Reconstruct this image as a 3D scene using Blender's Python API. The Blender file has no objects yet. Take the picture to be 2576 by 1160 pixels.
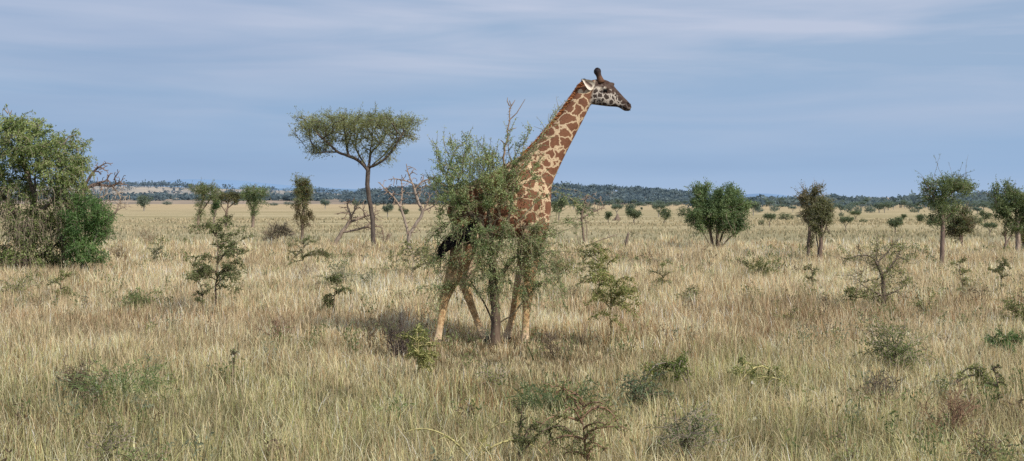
import bpy, math, random
import numpy as np
from mathutils import Vector

# ------------------------------------------------------------------ scene
scene = bpy.context.scene
COL = scene.collection
EYE = 2.56            # the camera stands in an open vehicle
F = 3356.0            # focal length and horizon row, in units of a 2576 wide frame
HZ = 497.0

def rng_(seed):
    return np.random.default_rng(seed)

def depth(yb):
    """distance of a ground point from the row where it meets the ground"""
    return F * EYE / (yb - HZ)

def wpt(x, y, Y):
    return np.array([(x - 1288.0) / F * Y, Y, EYE - (y - HZ) / F * Y])

# ------------------------------------------------------------------ noise
def _hash(ix, iy, iz, seed):
    h = (ix.astype(np.int64) * 374761393 + iy.astype(np.int64) * 668265263
         + iz.astype(np.int64) * 2147483647 + seed * 974634777) & 0xFFFFFFFF
    h = ((h ^ (h >> 13)) * 1274126177) & 0xFFFFFFFF
    h = (h ^ (h >> 16)) & 0xFFFFFF
    return h / float(0xFFFFFF)

def noise3(p, seed=0):
    p = np.asarray(p, float)
    i = np.floor(p).astype(np.int64)
    f = p - i
    f = f * f * (3 - 2 * f)
    out = np.zeros(len(p))
    for dx in (0, 1):
        for dy in (0, 1):
            for dz in (0, 1):
                w = (f[:, 0] if dx else 1 - f[:, 0]) * (f[:, 1] if dy else 1 - f[:, 1]) * (f[:, 2] if dz else 1 - f[:, 2])
                out += w * _hash(i[:, 0] + dx, i[:, 1] + dy, i[:, 2] + dz, seed)
    return out

def noise2(x, y, seed=0):
    return noise3(np.stack([x, y, np.zeros_like(x)], 1), seed)

def fbm2(x, y, seed=0, octv=3):
    o = 0; a = 0.5; t = 0
    for k in range(octv):
        o = o + a * noise2(x * 2 ** k + 17.3 * k, y * 2 ** k, seed + k); t += a; a *= 0.5
    return o / t

def unit(v):
    return v / np.maximum(np.linalg.norm(v, axis=-1, keepdims=True), 1e-9)

def smooth(a, b, x):
    t = np.clip((x - a) / (b - a), 0, 1)
    return t * t * (3 - 2 * t)

# ------------------------------------------------------------------ geometry collector
class Geo:
    def __init__(self):
        self.v = []; self.q = []; self.t = []; self.c = []; self.n = 0
    def add(self, v, q=None, t=None, c=None):
        v = np.asarray(v, float).reshape(-1, 3)
        if q is not None and len(q): self.q.append(np.asarray(q, np.int64) + self.n)
        if t is not None and len(t): self.t.append(np.asarray(t, np.int64) + self.n)
        if c is None: c = (1, 1, 1)
        c = np.asarray(c, float)
        if c.ndim == 1: c = np.tile(c, (len(v), 1))
        self.v.append(v); self.c.append(c); self.n += len(v)
    def tube(self, pts, rad, sides=5, c=None, cap=False):
        pts = np.asarray(pts, float); rad = np.asarray(rad, float); n = len(pts)
        if n < 2: return
        tg = np.gradient(pts, axis=0); tg = unit(tg)
        m = np.abs(tg.mean(0)); ref = np.zeros(3); ref[int(np.argmin(m))] = 1
        u = unit(np.cross(tg, ref)); w = np.cross(tg, u)
        a = np.arange(sides) / sides * 2 * math.pi
        ring = (u[:, None, :] * np.cos(a)[None, :, None] + w[:, None, :] * np.sin(a)[None, :, None]) * rad[:, None, None] + pts[:, None, :]
        idx = np.arange(n * sides).reshape(n, sides)
        A = idx[:-1]; B = np.roll(A, -1, 1); C = np.roll(idx[1:], -1, 1); D = idx[1:]
        q = np.stack([A, B, C, D], -1).reshape(-1, 4)
        if c is not None:
            c = np.asarray(c, float)
            if c.ndim == 2: c = np.repeat(c, sides, 0)
        t = None
        if cap:
            t = [[idx[-1, 0], idx[-1, k], idx[-1, k + 1]] for k in range(1, sides - 1)] + \
                [[idx[0, 0], idx[0, k + 1], idx[0, k]] for k in range(1, sides - 1)]
        self.add(ring.reshape(-1, 3), q, t, c)
    def leaves(self, pos, d, L, W, c, rng, bend=0.25):
        """pos (n,3) base of each leaf, d (n,3) direction; a leaf is a bent diamond of two triangles"""
        n = len(pos)
        if n == 0: return
        d = unit(d); s = unit(np.cross(d, unit(rng.normal(size=(n, 3))))); nn = np.cross(d, s)
        L = np.broadcast_to(np.asarray(L, float), (n,))[:, None]; W = np.broadcast_to(np.asarray(W, float), (n,))[:, None]
        m = pos + d * L * 0.5
        v = np.stack([pos, m + s * W * 0.5 + nn * L * bend * 0.3, pos + d * L, m - s * W * 0.5 + nn * L * bend * 0.3], 1)
        q = np.arange(n * 4).reshape(n, 4)
        c = np.asarray(c, float)
        if c.ndim == 1: c = np.tile(c, (n, 1))
        self.add(v.reshape(-1, 3), q, None, np.repeat(c, 4, 0))
    def mesh(self, name, mat=None, shade=False):
        v = np.concatenate(self.v); c = np.concatenate(self.c)
        q = np.concatenate(self.q) if self.q else np.zeros((0, 4), np.int64)
        t = np.concatenate(self.t) if self.t else np.zeros((0, 3), np.int64)
        me = bpy.data.meshes.new(name)
        me.vertices.add(len(v)); me.vertices.foreach_set('co', v.astype(np.float32).ravel())
        loops = np.concatenate([q.ravel(), t.ravel()]).astype(np.int32)
        me.loops.add(len(loops)); me.loops.foreach_set('vertex_index', loops)
        tot = np.concatenate([np.full(len(q), 4), np.full(len(t), 3)]).astype(np.int32)
        st = np.concatenate([[0], np.cumsum(tot)[:-1]]).astype(np.int32)
        me.polygons.add(len(tot)); me.polygons.foreach_set('loop_start', st); me.polygons.foreach_set('loop_total', tot)
        at = me.color_attributes.new('Col', 'FLOAT_COLOR', 'POINT')
        at.data.foreach_set('color', np.concatenate([c, np.ones((len(c), 1))], 1).astype(np.float32).ravel())
        me.update(calc_edges=True)
        if shade: me.polygons.foreach_set('use_smooth', np.ones(len(tot), bool))
        if mat: me.materials.append(mat)
        return me
    def build(self, name, mat, parent=None, shade=False):
        o = bpy.data.objects.new(name, self.mesh(name, mat, shade)); COL.objects.link(o)
        if parent: o.parent = parent
        return o

def thing(name, label, cat, loc, group=None):
    o = bpy.data.objects.new(name, None); COL.objects.link(o)
    o.empty_display_size = 0.2
    o.location = [float(a) for a in loc]
    o['label'] = label; o['category'] = cat
    if group: o['group'] = group
    return o

# ------------------------------------------------------------------ materials
def new_mat(name):
    m = bpy.data.materials.new(name); m.use_nodes = True
    nt = m.node_tree; nt.nodes.clear()
    out = nt.nodes.new('ShaderNodeOutputMaterial')
    return m, nt, out

def nd(nt, typ, **kw):
    n = nt.nodes.new(typ)
    for k, v in kw.items():
        if k.startswith('i_'):
            n.inputs[k[2:]].default_value = v
        elif k.startswith('n_'):
            n.inputs[int(k[2:])].default_value = v
        else:
            setattr(n, k, v)
    return n

def leaf_mat(name, trans=0.35, tint=(1.25, 1.2, 0.6), rough=0.65, sp=0.2):
    m, nt, out = new_mat(name)
    a = nd(nt, 'ShaderNodeAttribute', attribute_name='Col')
    p = nd(nt, 'ShaderNodeBsdfPrincipled'); p.inputs['Roughness'].default_value = rough
    p.inputs['Specular IOR Level'].default_value = sp
    nt.links.new(a.outputs['Color'], p.inputs['Base Color'])
    t = nd(nt, 'ShaderNodeBsdfTranslucent')
    mu = nd(nt, 'ShaderNodeMix', data_type='RGBA', blend_type='MULTIPLY'); mu.inputs[0].default_value = 1
    mu.inputs[7].default_value = (*tint, 1)
    nt.links.new(a.outputs['Color'], mu.inputs[6]); nt.links.new(mu.outputs[2], t.inputs['Color'])
    mx = nd(nt, 'ShaderNodeMixShader'); mx.inputs[0].default_value = trans
    nt.links.new(p.outputs[0], mx.inputs[1]); nt.links.new(t.outputs[0], mx.inputs[2])
    nt.links.new(mx.outputs[0], out.inputs[0])
    return m

def bark_mat(name, scale=14.0, var=0.55):
    m, nt, out = new_mat(name)
    a = nd(nt, 'ShaderNodeAttribute', attribute_name='Col')
    tc = nd(nt, 'ShaderNodeTexCoord')
    mp = nd(nt, 'ShaderNodeMapping'); mp.inputs['Scale'].default_value = (1, 1, 0.25)
    nt.links.new(tc.outputs['Object'], mp.inputs[0])
    n = nd(nt, 'ShaderNodeTexNoise'); n.inputs['Scale'].default_value = scale; n.inputs['Detail'].default_value = 5
    n.inputs['Roughness'].default_value = 0.7
    nt.links.new(mp.outputs[0], n.inputs['Vector'])
    r = nd(nt, 'ShaderNodeMapRange'); r.inputs[1].default_value = 0.3; r.inputs[2].default_value = 0.7
    r.inputs[3].default_value = 1 - var; r.inputs[4].default_value = 1 + var
    nt.links.new(n.outputs[0], r.inputs[0])
    mu = nd(nt, 'ShaderNodeMix', data_type='RGBA', blend_type='MULTIPLY'); mu.inputs[0].default_value = 1
    nt.links.new(a.outputs['Color'], mu.inputs[6]); nt.links.new(r.outputs[0], mu.inputs[7])
    p = nd(nt, 'ShaderNodeBsdfPrincipled'); p.inputs['Roughness'].default_value = 0.9
    p.inputs['Specular IOR Level'].default_value = 0.1
    nt.links.new(mu.outputs[2], p.inputs['Base Color'])
    b = nd(nt, 'ShaderNodeBump'); b.inputs['Strength'].default_value = 0.5; b.inputs['Distance'].default_value = 0.03
    nt.links.new(n.outputs[0], b.inputs['Height']); nt.links.new(b.outputs[0], p.inputs['Normal'])
    nt.links.new(p.outputs[0], out.inputs[0])
    return m

M_LEAF = leaf_mat('leaf', trans=0.42)
M_GRASS = leaf_mat('grass_blade', trans=0.45, tint=(1.1, 1.05, 0.85), rough=0.6, sp=0.25)
M_BARK = bark_mat('bark')
M_FAR = leaf_mat('far_leaf', trans=0.5, tint=(1, 1, 1), rough=0.9, sp=0.0)

# ------------------------------------------------------------------ camera
cam_d = bpy.data.cameras.new('camera'); cam = bpy.data.objects.new('camera', cam_d); COL.objects.link(cam)
cam.location = (0, 0, EYE); cam.rotation_euler = (math.radians(90), 0, 0)
cam_d.sensor_fit = 'HORIZONTAL'; cam_d.sensor_width = 36.0
cam_d.lens = 36.0 * F / 2576.0
cam_d.shift_y = -(580.0 - HZ) / 2576.0
cam_d.clip_end = 60000.0; cam_d.clip_start = 0.1
scene.camera = cam

# ------------------------------------------------------------------ light and sky
SUN_EL = math.radians(38); SUN_AZ = math.radians(-46)      # azimuth measured from +X, towards the camera side
sd = Vector((math.cos(SUN_EL) * math.cos(SUN_AZ), math.cos(SUN_EL) * math.sin(SUN_AZ), math.sin(SUN_EL)))
sl = bpy.data.lights.new('sun', 'SUN'); sl.energy = 5.0; sl.angle = math.radians(0.8); sl.color = (1.0, 0.92, 0.80)
so = bpy.data.objects.new('sun', sl); COL.objects.link(so)
so.rotation_euler = (-sd).to_track_quat('-Z', 'Y').to_euler(); so.location = (20, -20, 30)

w = bpy.data.worlds.new('World'); scene.world = w; w.use_nodes = True
nt = w.node_tree; nt.nodes.clear(); L = nt.links
wo = nt.nodes.new('ShaderNodeOutputWorld'); bg = nt.nodes.new('ShaderNodeBackground'); bg.inputs['Strength'].default_value = 0.1
L.new(bg.outputs[0], wo.inputs[0])
sky = nt.nodes.new('ShaderNodeTexSky'); sky.sky_type = 'NISHITA'; sky.sun_disc = False
sky.sun_elevation = SUN_EL; sky.sun_rotation = math.atan2(sd.x, sd.y); sky.dust_density = 2.0; sky.air_density = 1.0
tc = nt.nodes.new('ShaderNodeTexCoord')
sx = nt.nodes.new('ShaderNodeSeparateXYZ'); L.new(tc.outputs['Generated'], sx.inputs[0])
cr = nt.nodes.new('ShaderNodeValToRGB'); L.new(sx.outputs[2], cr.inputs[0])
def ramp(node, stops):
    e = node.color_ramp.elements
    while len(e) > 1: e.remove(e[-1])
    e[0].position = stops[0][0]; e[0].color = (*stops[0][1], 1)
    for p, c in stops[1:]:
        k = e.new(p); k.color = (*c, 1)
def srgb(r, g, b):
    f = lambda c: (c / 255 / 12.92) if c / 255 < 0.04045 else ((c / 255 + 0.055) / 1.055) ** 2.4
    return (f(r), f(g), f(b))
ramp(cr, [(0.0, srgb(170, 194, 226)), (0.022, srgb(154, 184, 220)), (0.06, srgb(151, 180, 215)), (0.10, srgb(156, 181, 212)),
          (0.16, srgb(160, 181, 210)), (0.32, srgb(196, 206, 226)), (0.6, srgb(222, 226, 236)), (1.0, srgb(214, 222, 236))])  # stops above the frame are brightened to raise the ambient light
# thin drawn-out cloud sheets
mp = nt.nodes.new('ShaderNodeMapping'); mp.inputs['Scale'].default_value = (2.2, 1.0, 20.0); mp.inputs['Rotation'].default_value = (0, math.radians(2.0), 0)
L.new(tc.outputs['Generated'], mp.inputs[0])
n1 = nt.nodes.new('ShaderNodeTexNoise'); n1.inputs['Scale'].default_value = 1.5; n1.inputs['Detail'].default_value = 6; n1.inputs['Roughness'].default_value = 0.5
n1.inputs['Distortion'].default_value = 0.6
L.new(mp.outputs[0], n1.inputs['Vector'])
r1 = nt.nodes.new('ShaderNodeMapRange'); r1.inputs[1].default_value = 0.40; r1.inputs[2].default_value = 0.66; r1.inputs[3].default_value = 0; r1.inputs[4].default_value = 1
L.new(n1.outputs[0], r1.inputs[0])
up = nt.nodes.new('ShaderNodeMapRange'); up.inputs[1].default_value = 0.03; up.inputs[2].default_value = 0.12; up.inputs[3].default_value = 0.10; up.inputs[4].default_value = 0.85
L.new(sx.outputs[2], up.inputs[0])
mm = nt.nodes.new('ShaderNodeMath'); mm.operation = 'MULTIPLY'; L.new(r1.outputs[0], mm.inputs[0]); L.new(up.outputs[0], mm.inputs[1])
mc = nt.nodes.new('ShaderNodeMix'); mc.data_type = 'RGBA'; L.new(mm.outputs[0], mc.inputs[0]); L.new(cr.outputs[0], mc.inputs[6])
mc.inputs[7].default_value = (*srgb(196, 204, 225), 1)
# a darker slate sheet lower down on the left
mp2 = nt.nodes.new('ShaderNodeMapping'); mp2.inputs['Scale'].default_value = (1.6, 1.0, 13.0); mp2.inputs['Location'].default_value = (3.1, 0.4, 0.35)
L.new(tc.outputs['Generated'], mp2.inputs[0])
n2 = nt.nodes.new('ShaderNodeTexNoise'); n2.inputs['Scale'].default_value = 1.3; n2.inputs['Detail'].default_value = 4; L.new(mp2.outputs[0], n2.inputs['Vector'])
r2 = nt.nodes.new('ShaderNodeMapRange'); r2.inputs[1].default_value = 0.45; r2.inputs[2].default_value = 0.75; r2.inputs[3].default_value = 0; r2.inputs[4].default_value = 0.6
L.new(n2.outputs[0], r2.inputs[0])
mc2 = nt.nodes.new('ShaderNodeMix'); mc2.data_type = 'RGBA'; L.new(r2.outputs[0], mc2.inputs[0]); L.new(mc.outputs[2], mc2.inputs[6])
mc2.inputs[7].default_value = (*srgb(130, 160, 200), 1)
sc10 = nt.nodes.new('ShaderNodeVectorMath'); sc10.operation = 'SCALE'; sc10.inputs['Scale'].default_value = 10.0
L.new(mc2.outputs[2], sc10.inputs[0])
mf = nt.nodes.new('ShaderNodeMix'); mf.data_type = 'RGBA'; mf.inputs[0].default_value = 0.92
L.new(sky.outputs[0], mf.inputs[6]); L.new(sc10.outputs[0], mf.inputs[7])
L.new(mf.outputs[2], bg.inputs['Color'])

scene.view_settings.view_transform = 'Standard'; scene.view_settings.look = 'None'
scene.view_settings.exposure = 0; scene.view_settings.gamma = 1
scene.render.engine = 'CYCLES'
scene.cycles.max_bounces = 5; scene.cycles.diffuse_bounces = 3; scene.cycles.transmission_bounces = 3
scene.cycles.use_denoising = False
# ------------------------------------------------------------------ ground: one sheet to the horizon
def tall_edge(x, y):
    """1 where the tall grass stands, 0 out on the short grazed plain"""
    e = 62 + 14 * (fbm2(x / 14, y / 30, 5) - 0.5)
    return 1 - smooth(-6, 8, y - e)

def green_mask(x, y):
    a = fbm2(x / 3.2, y / 4.0, 21, 4)
    near = 1 - smooth(13, 30, y)
    return smooth(0.56 - 0.14 * near, 0.74 - 0.10 * near, a)

def dry_mask(x, y):
    return smooth(0.52, 0.72, fbm2(x / 2.6 + 40, y / 3.4, 33, 3))

m, nt, out = new_mat('savanna_ground')
tcn = nd(nt, 'ShaderNodeTexCoord'); sp_ = nd(nt, 'ShaderNodeSeparateXYZ'); nt.links.new(tcn.outputs['Object'], sp_.inputs[0])
def gn(scale, sx_, sy_, detail=5, rough=0.6):
    mpn = nd(nt, 'ShaderNodeMapping'); mpn.inputs['Scale'].default_value = (sx_, sy_, 1)
    nt.links.new(tcn.outputs['Object'], mpn.inputs[0])
    n = nd(nt, 'ShaderNodeTexNoise'); n.inputs['Scale'].default_value = scale; n.inputs['Detail'].default_value = detail; n.inputs['Roughness'].default_value = rough
    nt.links.new(mpn.outputs[0], n.inputs['Vector']); return n
def mixc(fac, a, b):
    x = nd(nt, 'ShaderNodeMix', data_type='RGBA')
    if hasattr(fac, 'type'): nt.links.new(fac, x.inputs[0])
    else: x.inputs[0].default_value = fac
    for k, c in ((6, a), (7, b)):
        if hasattr(c, 'type'): nt.links.new(c, x.inputs[k])
        else: x.inputs[k].default_value = (*c, 1)
    return x.outputs[2]
def mr(sock, a, b, c=0.0, d=1.0):
    r = nd(nt, 'ShaderNodeMapRange'); r.interpolation_type = 'SMOOTHSTEP'
    nt.links.new(sock, r.inputs[0])
    for k, vv in enumerate((a, b, c, d)): r.inputs[k + 1].default_value = vv
    return r.outputs[0]
big = gn(0.030, 0.55, 1.0, 4); mid = gn(0.11, 0.5, 1.3, 5); fine = gn(1.6, 1.0, 0.6, 6, 0.75)
straw = mixc(mr(mid.outputs[0], 0.40, 0.62), (0.37, 0.33, 0.215), (0.46, 0.405, 0.27))
straw = mixc(mr(big.outputs[0], 0.46, 0.60), straw, (0.315, 0.285, 0.175))
band = gn(0.06, 0.22, 1.5, 5)
straw = mixc(mr(band.outputs[0], 0.50, 0.60, 0, 0.9), straw, (0.26, 0.235, 0.145))
straw = mixc(mr(fine.outputs[0], 0.38, 0.66, 0, 0.7), straw, (0.25, 0.20, 0.10))
nearb = nd(nt, 'ShaderNodeMath', operation='MULTIPLY'); nt.links.new(mr(sp_.outputs[1], 115, 78), nearb.inputs[0]); nt.links.new(mr(mid.outputs[0], 0.36, 0.58, 0.35, 0.95), nearb.inputs[1])
straw = mixc(nearb.outputs[0], straw, (0.275, 0.255, 0.165))
far_t = mr(sp_.outputs[1], 120, 420)
straw = mixc(far_t, straw, mixc(mr(mid.outputs[0], 0.42, 0.6), (0.37, 0.30, 0.19), (0.43, 0.345, 0.225)))
soil = mixc(mr(fine.outputs[0], 0.4, 0.65), (0.075, 0.062, 0.035), (0.15, 0.12, 0.065))
gcol = mixc(mr(sp_.outputs[1], 48, 72), soil, straw)
p = nd(nt, 'ShaderNodeBsdfPrincipled'); p.inputs['Roughness'].default_value = 1.0; p.inputs['Specular IOR Level'].default_value = 0.0
nt.links.new(gcol, p.inputs['Base Color'])
b = nd(nt, 'ShaderNodeBump'); b.inputs['Strength'].default_value = 0.8; b.inputs['Distance'].default_value = 0.15
nt.links.new(fine.outputs[0], b.inputs['Height']); nt.links.new(b.outputs[0], p.inputs['Normal'])
nt.links.new(p.outputs[0], out.inputs[0])
M_GROUND = m

g = Geo()
ys = np.concatenate([np.linspace(-60, 120, 46), np.geomspace(125, 30000, 60)])
xs = np.concatenate([-np.geomspace(20000, 60, 30), np.linspace(-50, 50, 26), np.geomspace(60, 20000, 30)])
XX, YY = np.meshgrid(xs, ys)
idx = np.arange(XX.size).reshape(XX.shape)
q = np.stack([idx[:-1, :-1], idx[:-1, 1:], idx[1:, 1:], idx[1:, :-1]], -1).reshape(-1, 4)
g.add(np.stack([XX, YY, np.zeros_like(XX)], -1).reshape(-1, 3), q)
o = g.build('ground', M_GROUND); o['kind'] = 'structure'

# ------------------------------------------------------------------ grass (nobody could count it)
C_STRAW = np.array([0.585, 0.48, 0.305]); C_PINK = np.array([0.56, 0.43, 0.29]); C_PALE = np.array([0.70, 0.59, 0.40])
C_OLIVE = np.array([0.42, 0.385, 0.20]); C_GREEN = np.array([0.28, 0.305, 0.13]); C_GREY = np.array([0.47, 0.45, 0.29]); C_BROWN = np.array([0.27, 0.165, 0.085])

def blades(G, x, y, h, wd, lean, az, col, rng, segs=2):
    n = len(x)
    base = np.stack([x, y, np.zeros(n)], 1)
    ld = np.stack([np.cos(az), np.sin(az), np.zeros(n)], 1) * lean[:, None] * h[:, None]
    up = np.array([0, 0, 1.0]) * h[:, None]
    sa = az + rng.uniform(0.6, 2.5, n)
    s = np.stack([np.cos(sa), np.sin(sa), np.zeros(n)], 1) * wd[:, None] * 0.5
    m_ = base + up * 0.55 + ld * 0.35
    t_ = base + up * np.sqrt(np.clip(1 - 0.5 * np.minimum(lean, 1.2) ** 2, 0.2, 1))[:, None] + ld
    v = np.stack([base - s, base + s, m_ + s * 0.85, m_ - s * 0.85, t_], 1).reshape(-1, 3)
    k = np.arange(n)[:, None] * 5
    qd = k + np.array([[0, 1, 2, 3]]); tr = k + np.array([[3, 2, 4]])
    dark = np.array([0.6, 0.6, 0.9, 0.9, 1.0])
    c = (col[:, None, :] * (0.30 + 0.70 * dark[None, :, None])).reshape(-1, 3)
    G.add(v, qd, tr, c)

def grass_colour(x, y, rng, n):
    gm = green_mask(x, y); dm = dry_mask(x, y)
    r = rng.random(n)
    near = 1 - smooth(14, 27, y + 4 * (fbm2(x / 5, y / 5, 77) - 0.5))
    pt = (0.90 + 0.40 * smooth(0.3, 0.68, fbm2(x / 1.1, y / 1.7, 55, 3))) * (0.92 + 0.18 * smooth(.3, .7, fbm2(x / 5.0, y / 7.0, 56, 3)))
    c = np.where((r < 0.5)[:, None], C_STRAW, np.where((r < 0.82)[:, None], C_PINK, C_PALE))
    c = c * (0.98 - 0.04 * near[:, None]) + near[:, None] * np.array([-0.02, 0.005, -0.02])
    pg = np.clip(gm * (0.22 + 0.24 * near) + 0.19 * near + 0.06, 0, 0.66)
    gr = rng.random(n)
    gcolr = np.where((gr < 0.4)[:, None], C_OLIVE, np.where((gr < 0.7)[:, None], C_GREEN, C_GREY))
    c = np.where((rng.random(n) < pg)[:, None], gcolr, c)
    c = np.where((rng.random(n) < 0.05 + 0.22 * dm)[:, None], C_BROWN, c)
    return np.clip(c * (pt * np.exp(rng.normal(0.12, 0.34, n)))[:, None], 0.02, 0.85)

def short_near(x, y):
    '''cropped and trodden round the feet of the thorn bush'''
    d = np.sqrt(((x + 0.2) / 2.4) ** 2 + ((y - 21.8) / 2.9) ** 2)
    return 0.45 + 0.55 * smooth(0.6, 1.25, d)

def make_grass():
    rng = rng_(11)
    G = Geo()
    def scatter(nmax, y0, y1, expo):
        u = rng.random(nmax)
        k = 2 - expo
        y = (y0 ** k + u * (y1 ** k - y0 ** k)) ** (1 / k)
        x = (rng.random(nmax) * 2 - 1) * (0.384 * 1.26 * y + 3.0)
        return x, y
    # tufts
    xt, yt = scatter(22500, 9.5, 78, 1.25)
    keep = rng.random(len(xt)) < 0.08 + tall_edge(xt, yt) * 0.92
    xt, yt = xt[keep], yt[keep]
    nb = rng.integers(12, 26, len(xt))
    ti = np.repeat(np.arange(len(xt)), nb); n = len(ti)
    size = np.repeat(rng.uniform(0.6, 1.3, len(xt)), nb)
    az = rng.uniform(0, 2 * math.pi, n); rr = np.sqrt(rng.random(n)) * (0.07 + 0.0028 * yt[ti]) * size
    x = xt[ti] + np.cos(az) * rr; y = yt[ti] + np.sin(az) * rr
    hf = 0.22 + 0.46 * fbm2(x / 3.0, y / 4.0, 90, 3)
    hf *= 0.62 + 0.38 * smooth(22, 34, y)
    h = hf * size ** 0.5 * rng.uniform(0.6, 1.2, n)
    h *= short_near(x, y); wd = np.maximum(0.0065, 0.50 * y / 1334) * rng.uniform(0.7, 1.3, n)
    lean = np.abs(rng.normal(0.28, 0.26, n)) * (1.0 + 0.8 * (1 - smooth(14, 26, y))) + 0.05
    col = grass_colour(x, y, rng, n) * np.repeat(rng.uniform(0.72, 1.24, len(xt)), nb)[:, None]
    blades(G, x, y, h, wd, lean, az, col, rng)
    # low fill between the tufts, leaning every way
    x, y = scatter(220000, 9.5, 75, 1.3); n = len(x)
    keep = rng.random(n) < 0.2 + 0.8 * tall_edge(x, y); x, y = x[keep], y[keep]; n = len(x)
    h = short_near(x, y) * (0.14 + 0.26 * fbm2(x / 3.0, y / 4.0, 91, 3)) * rng.uniform(0.6, 1.3, n)
    wd = np.maximum(0.007, 0.54 * y / 1334) * rng.uniform(0.7, 1.3, n)
    blades(G, x, y, h, wd, np.abs(rng.normal(0.5, 0.35, n)), rng.uniform(0, 6.28, n), grass_colour(x, y, rng, n) * 0.9, rng)
    # tall bare stalks
    x, y = scatter(9000, 10, 70, 1.2); n = len(x)
    keep = (rng.random(n) < tall_edge(x, y)) & (rng.random(n) < smooth(0.35, 0.6, fbm2(x / 2.5, y / 3, 61))); x, y = x[keep], y[keep]; n = len(x)
    h = short_near(x, y) * rng.uniform(0.45, 0.85, n) * (0.7 + 0.3 * smooth(20, 32, y)); wd = np.maximum(0.006, 0.45 * y / 1334)
    blades(G, x, y, h, wd, np.abs(rng.normal(0.22, 0.2, n)), rng.uniform(0, 6.28, n), np.clip(np.tile(C_PALE, (n, 1)) * rng.uniform(0.8, 1.15, n)[:, None], 0, 0.8), rng)
    # short grazed grass of the open plain
    x, y = scatter(70000, 52, 160, 1.15); n = len(x)
    keep = rng.random(n) < (1 - tall_edge(x, y)); x, y = x[keep], y[keep]; n = len(x)
    pt = fbm2(x / 16, y / 9, 140, 4)
    keep = rng.random(n) < 0.15 + 0.85 * smooth(0.42, 0.62, pt); x, y, pt = x[keep], y[keep], pt[keep]; n = len(x)
    h = rng.uniform(0.10, 0.30, n); wd = 1.1 * y / 1334 * rng.uniform(0.6, 1.3, n)
    c = np.where((rng.random(n) < 0.35 + 0.45 * smooth(80, 115, y))[:, None], np.array([0.55, 0.47, 0.315]), np.array([0.36, 0.335, 0.215])) * rng.uniform(0.75, 1.15, n)[:, None]
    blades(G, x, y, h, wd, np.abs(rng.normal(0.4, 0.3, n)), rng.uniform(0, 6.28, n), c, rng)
    o = G.build('grass', M_GRASS)
    o['kind'] = 'stuff'; o['label'] = 'tall dry straw coloured savanna grass mixed with green blades'; o['category'] = 'grass'
make_grass()

def make_weeds():
    """low broad leaved weeds growing all through the grass"""
    rng = rng_(19); G = Geo()
    n = 2600; u = rng.random(n); y = (9.8 ** .9 + u * (62 ** .9 - 9.8 ** .9)) ** (1 / .9); x = (rng.random(n) * 2 - 1) * (0.44 * y + 2)
    g = fbm2(x / 2.4, y / 3.2, 230, 4); keep = rng.random(n) < smooth(.44, .64, g) * .95 + .04; x, y = x[keep], y[keep]
    pals = [np.array([(.10, .14, .055), (.16, .20, .08)]), np.array([(.17, .20, .08), (.25, .275, .12)]), np.array([(.17, .20, .13), (.24, .265, .18)]), np.array([(.14, .105, .07), (.20, .155, .10)])]
    for a, b_ in zip(x, y):
        pal = pals[rng.choice(4, p=[.34, .3, .2, .16])]; h = rng.uniform(.22, .55); R = rng.uniform(.08, .32); k = rng.integers(14, 46); s = max(1, b_ / 24) 
        d = unit(rng.normal(size=(k, 3))) * (rng.random((k, 1)) ** .5); pos = np.stack([a + d[:, 0] * R, b_ + d[:, 1] * R, h * (.62 + .4 * d[:, 2])], 1)
        G.leaves(pos, rng.normal(size=(k, 3)) + np.array([0, 0, .6]), rng.uniform(.035, .075, k) * s, .02 * s, (pal[0] + (pal[1] - pal[0]) * rng.random((k, 1))) * rng.uniform(.75, 1.25, (k, 1)), rng)
        for q_ in range(4):
            j = rng.integers(k); G.tube(np.array([(a + rng.normal(0, .02), b_, 0), pos[j]]), np.array([.005, .0025]) * s, 3, pal[0] * .9)
    o = G.build('weeds', M_GRASS); o['kind'] = 'stuff'; o['label'] = 'low green and grey weeds growing through the dry grass'; o['category'] = 'weeds'
make_weeds()
# ------------------------------------------------------------------ giraffe
GY = 23.6                      # the giraffe walks to the right at this distance
GS = GY / F
def gp(x, y, dy=0.0):          # outline coordinates to local metres (origin on the ground under the belly)
    return np.array([(x - 1250) * GS, dy, EYE - (y - HZ) * GS])
G0 = ((1250 - 1288) * GS, GY, 0.0)

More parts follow.
